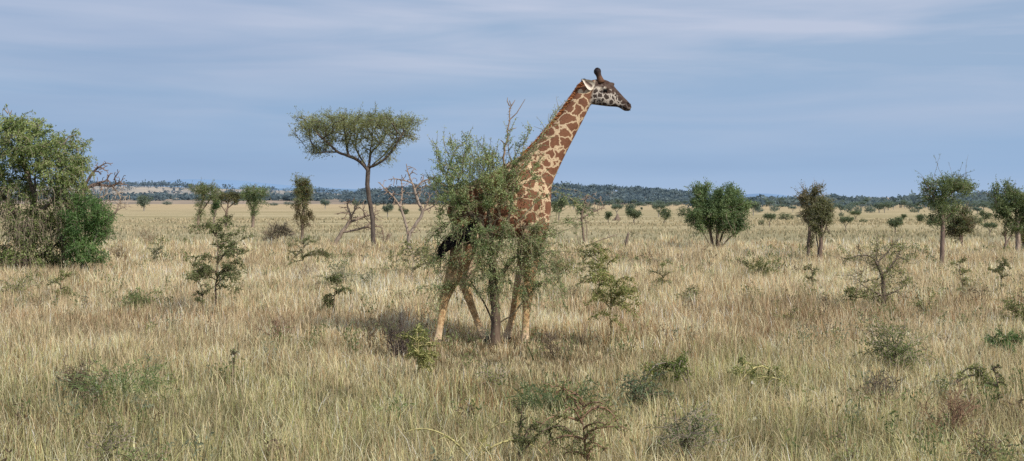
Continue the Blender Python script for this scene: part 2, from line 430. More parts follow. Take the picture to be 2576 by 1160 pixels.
def loft(G, secs, sides=20, sub=4):
    """secs: rows of (centre, half vector in the side plane, lateral half width)"""
    C = np.array([s[0] for s in secs]); H = np.array([s[1] for s in secs]); Wd = np.array([s[2] for s in secs])
    n = len(C); t = np.linspace(0, n - 1, (n - 1) * sub + 1)
    def interp(A):
        A = A.reshape(n, -1)
        out = []
        for tt in t:
            i = min(int(tt), n - 2); f = tt - i
            p0, p1, p2, p3 = A[max(i - 1, 0)], A[i], A[i + 1], A[min(i + 2, n - 1)]
            out.append(0.5 * ((2 * p1) + (-p0 + p2) * f + (2 * p0 - 5 * p1 + 4 * p2 - p3) * f ** 2 + (-p0 + 3 * p1 - 3 * p2 + p3) * f ** 3))
        return np.array(out)
    C = interp(C); H = interp(H); Wd = np.maximum(interp(Wd)[:, 0], 0.005)
    a = np.arange(sides) / sides * 2 * math.pi
    ca = np.sign(np.cos(a)) * np.abs(np.cos(a)) ** 0.9; sa = np.sign(np.sin(a)) * np.abs(np.sin(a)) ** 0.9
    ring = C[:, None] + H[:, None] * ca[None, :, None]
    ring[:, :, 1] += Wd[:, None] * sa[None]
    m_ = len(C); idx = np.arange(m_ * sides).reshape(m_, sides)
    q = np.stack([idx[:-1], np.roll(idx[:-1], -1, 1), np.roll(idx[1:], -1, 1), idx[1:]], -1).reshape(-1, 4)
    v = ring.reshape(-1, 3)
    c0, c1 = C[0], C[-1]
    nv = len(v); v = np.concatenate([v, [c0, c1]])
    t_ = [[nv, idx[0, (k + 1) % sides], idx[0, k]] for k in range(sides)] + [[nv + 1, idx[-1, k], idx[-1, (k + 1) % sides]] for k in range(sides)]
    G.add(v, q, t_)

def secs_tb(rows, dy=0.0):     # rows of (x top, y top, x bottom, y bottom, lateral half width)
    out = []
    for xt, yt, xb, yb, w_ in rows:
        a = gp(xt, yt, dy); b_ = gp(xb, yb, dy)
        out.append(((a + b_) / 2, (a - b_) / 2, w_))
    return out
def secs_leg(rows, dy):        # rows of (x, y, half width in outline units, lateral half width)
    out = []
    for r in rows:
        x, y, hw, lw = r[:4]; d2 = r[4] if len(r) > 4 else 0
        out.append((gp(x, y, dy + d2), np.array([hw * GS, 0, 0]), lw))
    return out

LEG_HN = [(1186, 520, 40, .12, .06), (1184, 560, 46, .15, .03), (1176, 600, 42, .15), (1162, 645, 31, .12), (1146, 685, 24, .09), (1132, 718, 19, .075),
          (1122, 742, 15.5, .065), (1117, 765, 11.5, .052), (1111, 805, 9.2, .044), (1105, 838, 9.0, .044), (1102, 852, 10.5, .05), (1101, 862, 9, .048)]
LEG_HF = [(1200, 530, 40, .12, -.06), (1200, 570, 42, .14, -.03), (1196, 620, 34, .12), (1186, 665, 23, .09), (1172, 700, 18, .07), (1168, 718, 15, .065),
          (1176, 745, 11.5, .052), (1189, 782, 9.6, .044), (1202, 815, 8.8, .044), (1210, 836, 10, .05), (1218, 852, 10.5, .05), (1221, 862, 9, .048)]
LEG_FN = [(1345, 510, 36, .10, .08), (1346, 560, 36, .13, .04), (1341, 610, 28, .11), (1335, 660, 19, .085), (1330, 705, 14.5, .072), (1328, 735, 15, .072), (1326, 755, 12.5, .06),
          (1323, 800, 9.4, .044), (1321, 835, 9.2, .045), (1321, 850, 11, .052), (1322, 862, 9.5, .048)]
LEG_FF = [(1338, 520, 34, .10, -.08), (1334, 570, 32, .12, -.04), (1326, 620, 25, .10), (1316, 670, 17, .08), (1307, 712, 14, .07), (1303, 735, 14.5, .07), (1299, 755, 12, .058),
          (1290, 795, 9.2, .044), (1281, 828, 9, .045), (1276, 845, 11, .052), (1273, 860, 9.5, .048)]
HEAD = [(1476, 212, 1482, 252, .085), (1486, 203, 1488, 262, .105), (1497, 200, 1498, 264, .118), (1512, 199, 1513, 266, .122), (1526, 202, 1525, 267.5, .118),
        (1538, 209, 1536, 268.5, .102), (1549, 222, 1548, 269, .086), (1560, 234, 1556, 270.5, .073), (1570, 245, 1564, 275, .068), (1579, 254, 1571, 279, .068),
        (1586, 262.5, 1577, 279.5, .062), (1589, 270, 1583, 279.5, .045)]

def build_giraffe():
    root = thing('giraffe', 'tall giraffe with brown patches walking right behind the thorn bush, head above the horizon', 'giraffe', G0)
    G = Geo()
    loft(G, secs_tb([(1131, 512, 1131, 548, .07), (1140, 488, 1140, 575, .20), (1160, 470, 1158, 596, .29), (1190, 455, 1188, 606, .34), (1230, 436, 1232, 604, .39),
                     (1280, 408, 1284, 600, .41), (1325, 388, 1330, 596, .36), (1356, 405, 1358, 585, .30), (1375, 440, 1376, 566, .22), (1385, 480, 1386, 540, .12)]), 28)
    loft(G, secs_tb([(1282, 412, 1376, 540, .29), (1302, 396, 1386, 505, .27), (1326, 382, 1389, 466, .225), (1352, 357, 1405, 426, .19), (1381, 321, 1425, 384, .165), (1411, 286, 1450, 335, .148),
                     (1439, 246, 1470, 296, .132), (1458, 219, 1484, 268, .12), (1473, 207, 1492, 258, .105), (1485, 203, 1498, 250, .09)]), 24)
    loft(G, secs_tb(HEAD), 24)
    loft(G, secs_leg(LEG_HN, -0.19), 16); loft(G, secs_leg(LEG_HF, 0.19), 16)
    loft(G, secs_leg(LEG_FN, -0.20), 16); loft(G, secs_leg(LEG_FF, 0.20), 16)
    # brow ridges, cheek and the knob between the eyes
    def blob(x, y, dy, rx, rz, ry):
        c = gp(x, y, dy); rows = []
        for f in (-.95, -.6, 0, .6, .95):
            k = math.sqrt(1 - f * f); rows.append((c + np.array([f * rx, 0, 0]), np.array([0, 0, rz * k]), ry * k))
        loft(G, rows, 12, 2)
    for s in (-1, 1):
        blob(1521, 223, s * .112, .075, .032, .03); blob(1512, 245, s * .095, .09, .08, .035)
        blob(1582, 264, s * .052, .04, .03, .02)
    blob(1538, 212, 0, .06, .035, .05)
    tmp = G.mesh('giraffe_loft'); to = bpy.data.objects.new('tmp', tmp); COL.objects.link(to)
    md = to.modifiers.new('r', 'REMESH'); md.mode = 'VOXEL'; md.voxel_size = 0.0125
    ms = to.modifiers.new('s', 'SMOOTH'); ms.factor = 0.5; ms.iterations = 4
    dg = bpy.context.evaluated_depsgraph_get(); ev = to.evaluated_get(dg)
    me = bpy.data.meshes.new_from_object(ev); me.name = 'body'
    bpy.data.objects.remove(to)
    for at in list(me.color_attributes): me.color_attributes.remove(at)
    n = len(me.vertices); co = np.zeros(n * 3, np.float32); me.vertices.foreach_get('co', co); co = co.reshape(-1, 3).astype(float)
    X = co[:, 0] / GS + 1250; Z = HZ - (co[:, 2] - EYE) / GS; Yl = co[:, 1]
    # zones painted into the coat: R head, G lower legs, B dark hair and darker lower jaw, A pale
    nz = noise3(co * 22, 3); nz2 = noise3(co * 60, 8)
    headline = (X - 1483) + 0.25 * (Z - 262)                  # in front of the cheek line
    head = smooth(-6, 4, headline) * (Z < 300)
    leg = smooth(600, 720, Z + 40 * (nz - .5))
    top = np.interp(X, [r[0] for r in HEAD], [r[1] for r in HEAD]); bot = np.interp(X, [r[2] for r in HEAD], [r[3] for r in HEAD])
    tt = (Z - top) / np.maximum(bot - top, 1)                 # 0 crown .. 1 jaw
    d_top = 1 - smooth(0.24, 0.40, tt + 0.30 * (nz - 0.5) - 0.12 * smooth(1535, 1570, X) - 0.05 * smooth(1500, 1530, X))
    d_mz = smooth(1553, 1574, X + 8 * (nz - 0.5) + 4 * (nz2 - .5)) * 0.8
    d_jaw = smooth(0.86, 1.0, tt + 0.12 * (nz - .5)) * smooth(1488, 1500, X) * .7
    d_eye = np.exp(-(((X - 1522) / 9) ** 2 + ((Z - 231) / 5.5) ** 2)) * 1.1
    dark = np.clip(np.maximum.reduce([d_top, d_mz, d_jaw, d_eye]), 0, 1) * head
    pale = np.exp(-(((X - 1512) / 13) ** 2 + ((Z - 222) / 4.0) ** 2)) * head
    belly = smooth(582, 604, Z) * smooth(1190, 1215, X) * smooth(1330, 1310, X) * (Z < 640) * .8
    inner = smooth(-.06, .06, np.where(Yl > 0, 0.16 - Yl, Yl + 0.13)) * leg * smooth(740, 690, Z)
    fet = smooth(800, 850, Z)
    pale = np.clip(pale + 0.7 * belly + 0.8 * inner + .5 * fet, 0, 1)
    at = me.color_attributes.new('Zone', 'FLOAT_COLOR', 'POINT')
    at.data.foreach_set('color', np.stack([head, leg, dark, pale], 1).astype(np.float32).ravel())
    me.polygons.foreach_set('use_smooth', np.ones(len(me.polygons), bool)); me.update()
    # ---- coat material
    m, nt, out = new_mat('giraffe_coat'); L = nt.links
    tc = nd(nt, 'ShaderNodeTexCoord'); za = nd(nt, 'ShaderNodeAttribute', attribute_name='Zone'); sp = nd(nt, 'ShaderNodeSeparateColor'); L.new(za.outputs['Color'], sp.inputs[0])
    def distort(amount, scale, detail=3):
        nz_ = nd(nt, 'ShaderNodeTexNoise'); nz_.inputs['Scale'].default_value = scale; nz_.inputs['Detail'].default_value = detail; L.new(tc.outputs['Object'], nz_.inputs['Vector'])
        sb = nd(nt, 'ShaderNodeVectorMath', operation='SUBTRACT'); L.new(nz_.outputs['Color'], sb.inputs[0]); sb.inputs[1].default_value = (.5, .5, .5)
        sc = nd(nt, 'ShaderNodeVectorMath', operation='SCALE'); sc.inputs['Scale'].default_value = amount; L.new(sb.outputs[0], sc.inputs[0])
        ad = nd(nt, 'ShaderNodeVectorMath', operation='ADD'); L.new(tc.outputs['Object'], ad.inputs[0]); L.new(sc.outputs[0], ad.inputs[1]); return ad.outputs[0]
    def patch(scale, lo, hi, vec, stretch=(1, 1, 1), rand=0.85):
        mp_ = nd(nt, 'ShaderNodeMapping'); mp_.inputs['Scale'].default_value = stretch; mp_.inputs['Rotation'].default_value = (0, math.radians(38), 0); L.new(vec, mp_.inputs[0])
        v = nd(nt, 'ShaderNodeTexVoronoi'); v.feature = 'DISTANCE_TO_EDGE'; v.inputs['Scale'].default_value = scale; v.inputs['Randomness'].default_value = rand
        L.new(mp_.outputs[0], v.inputs['Vector'])
        r = nd(nt, 'ShaderNodeMapRange'); r.interpolation_type = 'SMOOTHSTEP'; r.inputs[1].default_value = lo; r.inputs[2].default_value = hi; L.new(v.outputs['Distance'], r.inputs[0]); return r.outputs[0]
    vbig = distort(0.19, 8.0, 6); vsm = distort(0.07, 16, 3)
    P1 = patch(4.5, 0.045, 0.085, vbig, (1.0, 1.0, 1.2))
    P2 = patch(12.0, 0.085, 0.14, vsm)
    P3 = patch(10.5, 0.06, 0.18, vsm)
    def mixf(f, a, b_):
        x = nd(nt, 'ShaderNodeMix', data_type='FLOAT'); L.new(f, x.inputs[0]); L.new(a, x.inputs[2]); L.new(b_, x.inputs[3]); return x.outputs[0]
    def mixc(f, a, b_):
        x = nd(nt, 'ShaderNodeMix', data_type='RGBA')
        if hasattr(f, 'type'): L.new(f, x.inputs[0])
        else: x.inputs[0].default_value = f
        for k, c in ((6, a), (7, b_)):
            if hasattr(c, 'type'): L.new(c, x.inputs[k])
            else: x.inputs[k].default_value = (*c, 1)
        return x.outputs[2]
    pat = mixf(sp.outputs[1], P1, P3); pat = mixf(sp.outputs[0], pat, P2)
    hair = nd(nt, 'ShaderNodeTexNoise'); hair.inputs['Scale'].default_value = 55; hair.inputs['Detail'].default_value = 4; L.new(tc.outputs['Object'], hair.inputs['Vector'])
    mot = nd(nt, 'ShaderNodeTexNoise'); mot.inputs['Scale'].default_value = 5; mot.inputs['Detail'].default_value = 3; L.new(tc.outputs['Object'], mot.inputs['Vector'])
    brown = mixc(mot.outputs[0], (0.09, 0.037, 0.023), (0.25, 0.115, 0.062))
    brown = mixc(sp.outputs[0], brown, (0.055, 0.04, 0.034)); brown = mixc(sp.outputs[1], brown, (0.42, 0.265, 0.135))
    cream = mixc(mot.outputs[0], (0.44, 0.315, 0.19), (0.60, 0.47, 0.32))
    cream = mixc(sp.outputs[0], cream, (0.46, 0.41, 0.36)); cream = mixc(sp.outputs[1], cream, (0.56, 0.395, 0.215))
    c = mixc(pat, cream, brown)
    c = mixc(za.outputs['Alpha'], c, mixc(0.35, c, (0.72, 0.66, 0.56))) if False else c
    pf = nd(nt, 'ShaderNodeMath', operation='MULTIPLY'); pf.inputs[1].default_value = 0.8; L.new(za.outputs['Alpha'], pf.inputs[0])
    c = mixc(pf.outputs[0], c, (0.66, 0.58, 0.47))
    dk = mixc(mot.outputs[0], (0.022, 0.014, 0.012), (0.065, 0.032, 0.022))
    df = nd(nt, 'ShaderNodeMath', operation='MULTIPLY'); df.inputs[1].default_value = 0.95; L.new(sp.outputs[2], df.inputs[0])
    c = mixc(df.outputs[0], c, dk)
    hm = nd(nt, 'ShaderNodeMapRange'); hm.inputs[1].default_value = 0.3; hm.inputs[2].default_value = 0.7; hm.inputs[3].default_value = 0.78; hm.inputs[4].default_value = 1.15; L.new(hair.outputs[0], hm.inputs[0])
    mu = nd(nt, 'ShaderNodeMix', data_type='RGBA', blend_type='MULTIPLY'); mu.inputs[0].default_value = 1; L.new(c, mu.inputs[6]); L.new(hm.outputs[0], mu.inputs[7])
    p = nd(nt, 'ShaderNodeBsdfPrincipled'); p.inputs['Roughness'].default_value = 0.75; p.inputs['Specular IOR Level'].default_value = 0.2; L.new(mu.outputs[2], p.inputs['Base Color'])
    b_ = nd(nt, 'ShaderNodeBump'); b_.inputs['Strength'].default_value = 0.3; b_.inputs['Distance'].default_value = 0.01; L.new(hair.outputs[0], b_.inputs['Height']); L.new(b_.outputs[0], p.inputs['Normal'])
    L.new(p.outputs[0], out.inputs[0])
    me.materials.append(m)
    body = bpy.data.objects.new('body', me); COL.objects.link(body); body.parent = root
    # ---- parts
    mh, nt2, out2 = new_mat('giraffe_hair')
    a2 = nd(nt2, 'ShaderNodeAttribute', attribute_name='Col'); p2 = nd(nt2, 'ShaderNodeBsdfPrincipled'); p2.inputs['Roughness'].default_value = 0.7; p2.inputs['Specular IOR Level'].default_value = 0.2
    nn = nd(nt2, 'ShaderNodeTexNoise'); nn.inputs['Scale'].default_value = 40; rr = nd(nt2, 'ShaderNodeMapRange'); rr.inputs[3].default_value = 0.65; rr.inputs[4].default_value = 1.35; nt2.links.new(nn.outputs[0], rr.inputs[0])
    tc2 = nd(nt2, 'ShaderNodeTexCoord'); nt2.links.new(tc2.outputs['Object'], nn.inputs['Vector'])
    m2 = nd(nt2, 'ShaderNodeMix', data_type='RGBA', blend_type='MULTIPLY'); m2.inputs[0].default_value = 1; nt2.links.new(a2.outputs['Color'], m2.inputs[6]); nt2.links.new(rr.outputs[0], m2.inputs[7])
    nt2.links.new(m2.outputs[2], p2.inputs['Base Color']); nt2.links.new(p2.outputs[0], out2.inputs[0])
    rng = rng_(5)
    # mane: short stiff hair along the back of the neck
    G = Geo(); ml = np.array([(1318, 388), (1326, 381), (1352, 356), (1381, 320), (1411, 285), (1439, 245), (1458, 218), (1470, 208), (1480, 203)], float)
    tpar = np.linspace(0, len(ml) - 1.001, 9000); i = tpar.astype(int); f = (tpar - i)[:, None]
    b0 = ml[i] * (1 - f) + ml[i + 1] * f; tg = unit(ml[i + 1] - ml[i]); nrm = np.stack([tg[:, 1], -tg[:, 0]], 1)
    nrm = np.where((nrm[:, 0] > 0)[:, None], -nrm, nrm)
    side = rng.uniform(-1, 1, len(b0)) * np.interp(tpar, [0, 8], [.06, .045]); inset = rng.uniform(-9, 1, len(b0))
    pos = np.stack([(b0[:, 0] - nrm[:, 0] * -inset - 1250) * GS, side, EYE - (b0[:, 1] - nrm[:, 1] * -inset - HZ) * GS], 1)
    d = np.stack([nrm[:, 0] - 0.9 * tg[:, 0], rng.normal(0, .2, len(b0)) + side * 6, -nrm[:, 1] + 0.9 * tg[:, 1]], 1) + rng.normal(0, .08, (len(b0), 3))
    tone = rng.random(len(b0)); cc = np.array([0.36, 0.145, 0.06])[None] * (0.65 + 0.6 * tone)[:, None]
    cc = np.where((tpar > 7.0)[:, None], np.array([0.03, 0.02, 0.018]), cc)
    G.leaves(pos, d, rng.uniform(.055, .075, len(b0)) * np.where(tpar > 7.4, 1.4, 1), .012, cc, rng, 0.1)
    G.build('mane', mh, root)
    # ossicones with dark hairy knobs
    for s in (-1, 1):
        G = Geo(); dy = s * 0.058; rows = [(1512, 209, .075), (1510, 202, .058), (1508, 196, .047), (1506.5, 191, .042), (1505, 186.5, .047), (1503.5, 182, .060), (1502, 178, .060), (1501, 175, .046), (1501, 173.6, .018)]
        pts = np.array([gp(x, y, dy * (1 - .12 * k / 8)) for k, (x, y, r) in enumerate(rows)])
        cols = np.array([(.11, .055, .032)] * 3 + [(.05, .03, .024)] * 2 + [(.022, .016, .018)] * 4)
        G.tube(pts, np.array([r for *_, r in rows]), 14, cols, cap=True)
        k = rng.normal(size=(160, 3)); k = unit(k); k[:, 2] = np.abs(k[:, 2]); c0 = gp(1502.5, 179, dy * .9)
        G.leaves(c0 + k * .036, k + np.array([-.3, 0, .4]), .028, .009, (.03, .02, .022), rng, .1)
        G.build('ossicone', mh, root, True)
    # ears: cupped leaf shapes pointing back and out
    for s in (-1, 1):
        G = Geo(); base = gp(1493, 223, s * .125); tip = gp(1464.5, 203, s * .215); ax = tip - base; ln = np.linalg.norm(ax); ax = ax / ln
        upv = unit(np.array([0.35, 0, 1.0]) - ax * np.dot(np.array([0.35, 0, 1.0]), ax)); sd_ = np.cross(ax, upv) * (1 if s < 0 else -1)
        nu, nv_ = 12, 9; vv = []; cc = []
        for a_ in range(nu):
            u = a_ / (nu - 1); wd = .078 * (math.sin(math.pi * min(1, u ** .75 * .93 + .10)) ** 0.8) + .006
            for b_i in range(nv_):
                w_ = b_i / (nv_ - 1) * 2 - 1
                vv.append(base + ax * ln * u + upv * wd * w_ * (-1 if False else 1) - sd_ * (.045 * (w_ * w_) * math.sin(math.pi * u)) + sd_ * .02)
                inn = abs(w_) < .45 and .15 < u < .8
                cc.append((.60, .54, .46) if not inn else ((.10, .07, .06) if w_ > -.1 else (.35, .28, .24)))
        idn = np.arange(nu * nv_).reshape(nu, nv_); q_ = np.stack([idn[:-1, :-1], idn[:-1, 1:], idn[1:, 1:], idn[1:, :-1]], -1).reshape(-1, 4)
        vv = np.array(vv); G.add(vv, q_, None, np.array(cc)); 
        back = vv - sd_ * -.012; G.add(back, q_[:, ::-1], None, np.tile((.42, .33, .25), (len(vv), 1)))
        G.build('ear', mh, root, True)
    # eyes
    me_, nte, oe = new_mat('giraffe_eye'); pe = nd(nte, 'ShaderNodeBsdfPrincipled'); pe.inputs['Base Color'].default_value = (.008, .006, .006, 1); pe.inputs['Roughness'].default_value = .12; nte.links.new(pe.outputs[0], oe.inputs[0])
    for s in (-1, 1):
        G = Geo(); c0 = gp(1522, 229.5, s * .112); rows = [(c0 + np.array([f_ * .036, 0, -f_ * .008]), np.array([0, 0, .026 * math.sqrt(1 - f_ * f_)]), .024 * math.sqrt(1 - f_ * f_)) for f_ in (-.96, -.7, -.3, 0, .3, .7, .96)]
        loft(G, rows, 14, 2); e_ = G.build('eye', me_, root, True)
        G = Geo(); k = np.linspace(-1, 1, 26); pos = np.array([gp(1522 + 6.0 * kk, 226.2 + 1.6 * kk * kk, s * .130) for kk in k])
        G.leaves(pos, np.stack([k * .4 + .4, np.full(26, s * .8), np.full(26, -.45)], 1), .04, .008, (.012, .01, .01), rng, .2); G.build('eyelashes', mh, e_)
    # mouth line and nostrils as dark folds
    for s in (-1, 1):
        G = Geo(); pts = np.array([gp(x, y, s * dy) for x, y, dy in ((1562, 265.5, .066), (1568, 268.5, .068), (1575, 272.5, .067), (1581, 276, .060), (1586, 277.5, .045))])
        G.tube(pts, np.array([.003, .0055, .006, .006, .004]), 6, (.02, .015, .014)); G.build('mouth', mh, root, True)
        G = Geo(); pts = np.array([gp(x, y, s * dy) for x, y, dy in ((1576, 258, .064), (1580, 259.5, .066), (1583.5, 262.5, .062))]); G.tube(pts, np.array([.004, .010, .004]), 6, (.018, .013, .012)); G.build('nostril', mh, root, True)
    # tail swung across the hip, black hair hanging back
    G = Geo(); tp = np.array([gp(1137, 512, 0), gp(1128, 535, -.16), gp(1140, 552, -.36), gp(1165, 560, -.44), gp(1192, 566, -.46)])
    tt_ = np.linspace(0, 1, 25); pts = np.array([[np.interp(t_, np.linspace(0, 1, 5), tp[:, k]) for k in range(3)] for t_ in tt_])
    for _ in range(4): pts[1:-1] = (pts[:-2] + pts[2:] + 2 * pts[1:-1]) / 4
    G.tube(pts, np.linspace(.04, .018, 25), 8, (.22, .095, .045)); tail = G.build('tail', mh, root, True)
    G = Geo(); nh = 900
    path = np.array([gp(1196, 566, -.47), gp(1186, 586, -.49), gp(1160, 596, -.50), (gp(1135, 606, -.49)), gp(1116, 626, -.47), gp(1108, 644, -.45)])
    for h_ in range(nh):
        off = rng.normal(0, 1, 3) * np.array([.035, .03, .045]); s0 = rng.uniform(0, .55); s1 = min(1, s0 + rng.uniform(.3, .5)); k = np.linspace(s0, s1, 5)
        pp = np.array([[np.interp(t_, np.linspace(0, 1, 6), path[:, c_]) for c_ in range(3)] for t_ in k]) + off * np.linspace(1.3, .7, 5)[:, None]
        G.tube(pp, np.array([.004, .005, .005, .004, .0015]), 3, (.012, .011, .013))
    G.build('tail_tuft', mh, tail)
    # hooves
    for rows, dy, sx in ((LEG_HN, -.19, 0), (LEG_HF, .19, 3), (LEG_FN, -.20, 1), (LEG_FF, .20, -2)):
        G = Geo(); x, y = rows[-1][0], rows[-1][1]
        a = gp(x, y, dy); pts = np.array([a + (0, 0, .02), [a[0] + .01, a[1], max(a[2] * .5, .03)], [a[0] + .03, a[1], .004]])
        G.tube(pts, np.array([.06, .075, .09]), 12, (.05, .04, .035), cap=True); G.build('hoof', mh, root, True)
build_giraffe()
# ------------------------------------------------------------------ trees grown by space colonisation
def sample_ells(ells, n, rng):
    """ells: rows (cx, cz, rx, rz, ry, weight[, cy]) in local metres -> n points inside them"""
    w_ = np.array([e[5] for e in ells], float); w_ /= w_.sum(); k = rng.choice(len(ells), n, p=w_)
    d = unit(rng.normal(size=(n, 3))) * (rng.random(n) ** (1 / 2.2) * np.where(rng.random(n) < .2, rng.uniform(1.0, 1.38, n), 1))[:, None]
    E = np.array([[e[0], e[6] if len(e) > 6 else 0.0, e[1]] for e in ells]); R = np.array([[e[2], e[4], e[3]] for e in ells])
    return E[k] + d * R[k]

def skeleton(lines, att, step, infl, kill, rng, iters=90, gnarl=0.25, grav=0.0):
    P = []; par = []
    for li, ln in enumerate(lines):
        ln = np.asarray(ln, float)
        seg = np.linalg.norm(np.diff(ln, axis=0), axis=1); tot = seg.sum(); nn = max(3, int(tot / step) + 1)
        cum = np.concatenate([[0], np.cumsum(seg)]); ts = np.linspace(0, tot, nn)
        pts = np.stack([np.interp(ts, cum, ln[:, k]) for k in range(3)], 1)
        for _ in range(2): pts[1:-1] = (pts[:-2] + 2 * pts[1:-1] + pts[2:]) / 4
        pts[1:-1] += rng.normal(0, step * gnarl * 0.25, (len(pts) - 2, 3))
        if li == 0: prev = -1
        else:
            A = np.array(P); prev = int(np.argmin(((A - pts[0]) ** 2).sum(1))); pts = pts[1:]
        for p_ in pts:
            P.append(p_); par.append(prev); prev = len(P) - 1
    P = list(P); n_line = len(P)
    att = att.copy(); best = np.full(len(att), 1e9); bi = np.zeros(len(att), int)
    new0 = 0
    first_allowed = 2
    for it in range(iters):
        A = np.array(P[new0:])
        if len(A):
            d2 = ((att[:, None, :] - A[None]) ** 2).sum(2)
            if new0 == 0: d2[:, :first_allowed] = 1e9
            j = d2.argmin(1); m_ = d2[np.arange(len(att)), j]; b = m_ < best
            best[b] = m_[b]; bi[b] = j[b] + new0
        ok = best > kill * kill; att, best, bi = att[ok], best[ok], bi[ok]
        if len(att) == 0: break
        r = infl if it > 6 else infl * 1.6
        sel = best < r * r
        if not sel.any():
            sel = best <= best.min() + 1e-9
        Pa = np.array(P); dv = unit(att[sel] - Pa[bi[sel]]); acc = np.zeros((len(P), 3)); np.add.at(acc, bi[sel], dv)
        grow = np.unique(bi[sel]); new0 = len(P); added = 0
        for gi in grow:
            d = acc[gi]; nd_ = np.linalg.norm(d)
            if nd_ < 1e-3: d = rng.normal(size=3); nd_ = np.linalg.norm(d)
            d = d / nd_
            if par[gi] >= 0: d = d + 0.35 * unit(Pa[gi] - Pa[par[gi]])
            d = d + rng.normal(0, gnarl, 3); d[2] += grav; d /= np.linalg.norm(d)
            P.append(Pa[gi] + d * step); par.append(int(gi)); added += 1
        if added == 0 or len(P) > 9000: break
    return np.array(P), np.array(par), n_line

def radii(P, par, r_tip, r_base, e=2.3, rmax=None):
    n = len(P); acc = np.zeros(n); ch = [[] for _ in range(n)]
    for i in range(n):
        if par[i] >= 0: ch[par[i]].append(i)
    for i in range(n - 1, -1, -1):
        if not ch[i]: acc[i] = 1
        if par[i] >= 0: acc[par[i]] += acc[i]
    r = r_tip * acc ** (1 / e)
    k = (r_base / r[0])
    # blend so that the tips stay at r_tip and the base reaches r_base
    lt = np.log(np.maximum(acc, 1)) / max(math.log(acc[0]), 1e-6)
    r = r * k ** lt
    return r, ch, acc

def wood(G, P, par, r, ch, col, rng, tip_col=None, flare=0.0, smin=3):
    n = len(P)
    # smooth the paths a little
    Q = P.copy(); 
    for _ in range(1):
        for i in range(n):
            if par[i] >= 0 and ch[i]:
                m_ = max(ch[i], key=lambda k: r[k]); Q[i] = (P[par[i]] + 2 * P[i] + P[m_]) / 4
    starts = [(0, -1)]
    col = np.asarray(col, float); tip = np.asarray(tip_col if tip_col is not None else col, float); r0 = r[0]; r1 = r.min()
    while starts:
        i, p_ = starts.pop(); pts = []; rad = []
        if p_ >= 0: pts.append(Q[p_]); rad.append(min(r[i] * 1.15, r[p_]))
        while True:
            pts.append(Q[i]); rad.append(r[i])
            if not ch[i]: break
            m_ = max(ch[i], key=lambda k: r[k])
            for k in ch[i]:
                if k != m_: starts.append((k, i))
            i = m_
        pts = np.array(pts); rad = np.array(rad)
        if p_ < 0 and flare: rad = rad * (1 + flare * np.exp(-np.arange(len(rad)) / 1.6))
        if len(pts) > 1:
            f = np.clip(np.log(np.maximum(rad, r1) / r1) / max(math.log(r0 / r1), 1e-6), 0, 1)[:, None]
            s = 9 if rad.max() > .07 else 6 if rad.max() > .03 else 4 if rad.max() > .012 else smin
            G.tube(pts, rad, s, tip * (1 - f) + col * f)
    return Q

def leaf_colours(pos, pal, rng, scale, seed):
    pal = np.asarray(pal, float); t = noise3(pos / scale, seed); t = np.clip((t - .5) * 1.7 + .5 + rng.normal(0, .18, len(pos)), 0, .999) * (len(pal) - 1)
    i = t.astype(int); f = (t - i)[:, None]
    return (pal[i] * (1 - f) + pal[np.minimum(i + 1, len(pal) - 1)] * f) * rng.uniform(.75, 1.25, len(pos))[:, None]

def foliage(G, P, par, r, acc, rng, n, L, W, spread, pal, max_acc=6, bias=(0, 0, .2), gaps=0.0, gap_scale=.6, seed=1, cluster=1, zmin=None, thin=None):
    tip = np.where((acc <= max_acc) & (par >= 0))[0]
    if zmin is not None: tip = tip[P[tip, 2] > zmin]
    if thin is not None: tip = tip[~thin(P[tip]) | (rng.random(len(tip)) < .6)]
    if gaps > 0:
        t = noise3(P[tip] / gap_scale, seed + 40); keep = t > np.quantile(t, gaps); tip = tip[keep]
    if len(tip) == 0: return
    nc = max(1, n // cluster)
    k = rng.choice(tip, nc); f = rng.random(nc)[:, None]
    pos = P[k] * f + P[par[k]] * (1 - f) + rng.normal(0, spread, (nc, 3))
    if cluster > 1:
        pos = np.repeat(pos, cluster, 0) + rng.normal(0, L * .55, (nc * cluster, 3))
    d = rng.normal(size=(len(pos), 3)) + np.asarray(bias) * 2
    col = leaf_colours(pos, pal, rng, gap_scale * .8, seed)
    G.leaves(pos, d, L * rng.uniform(.6, 1.35, len(pos)), W * rng.uniform(.7, 1.3, len(pos)), col, rng)

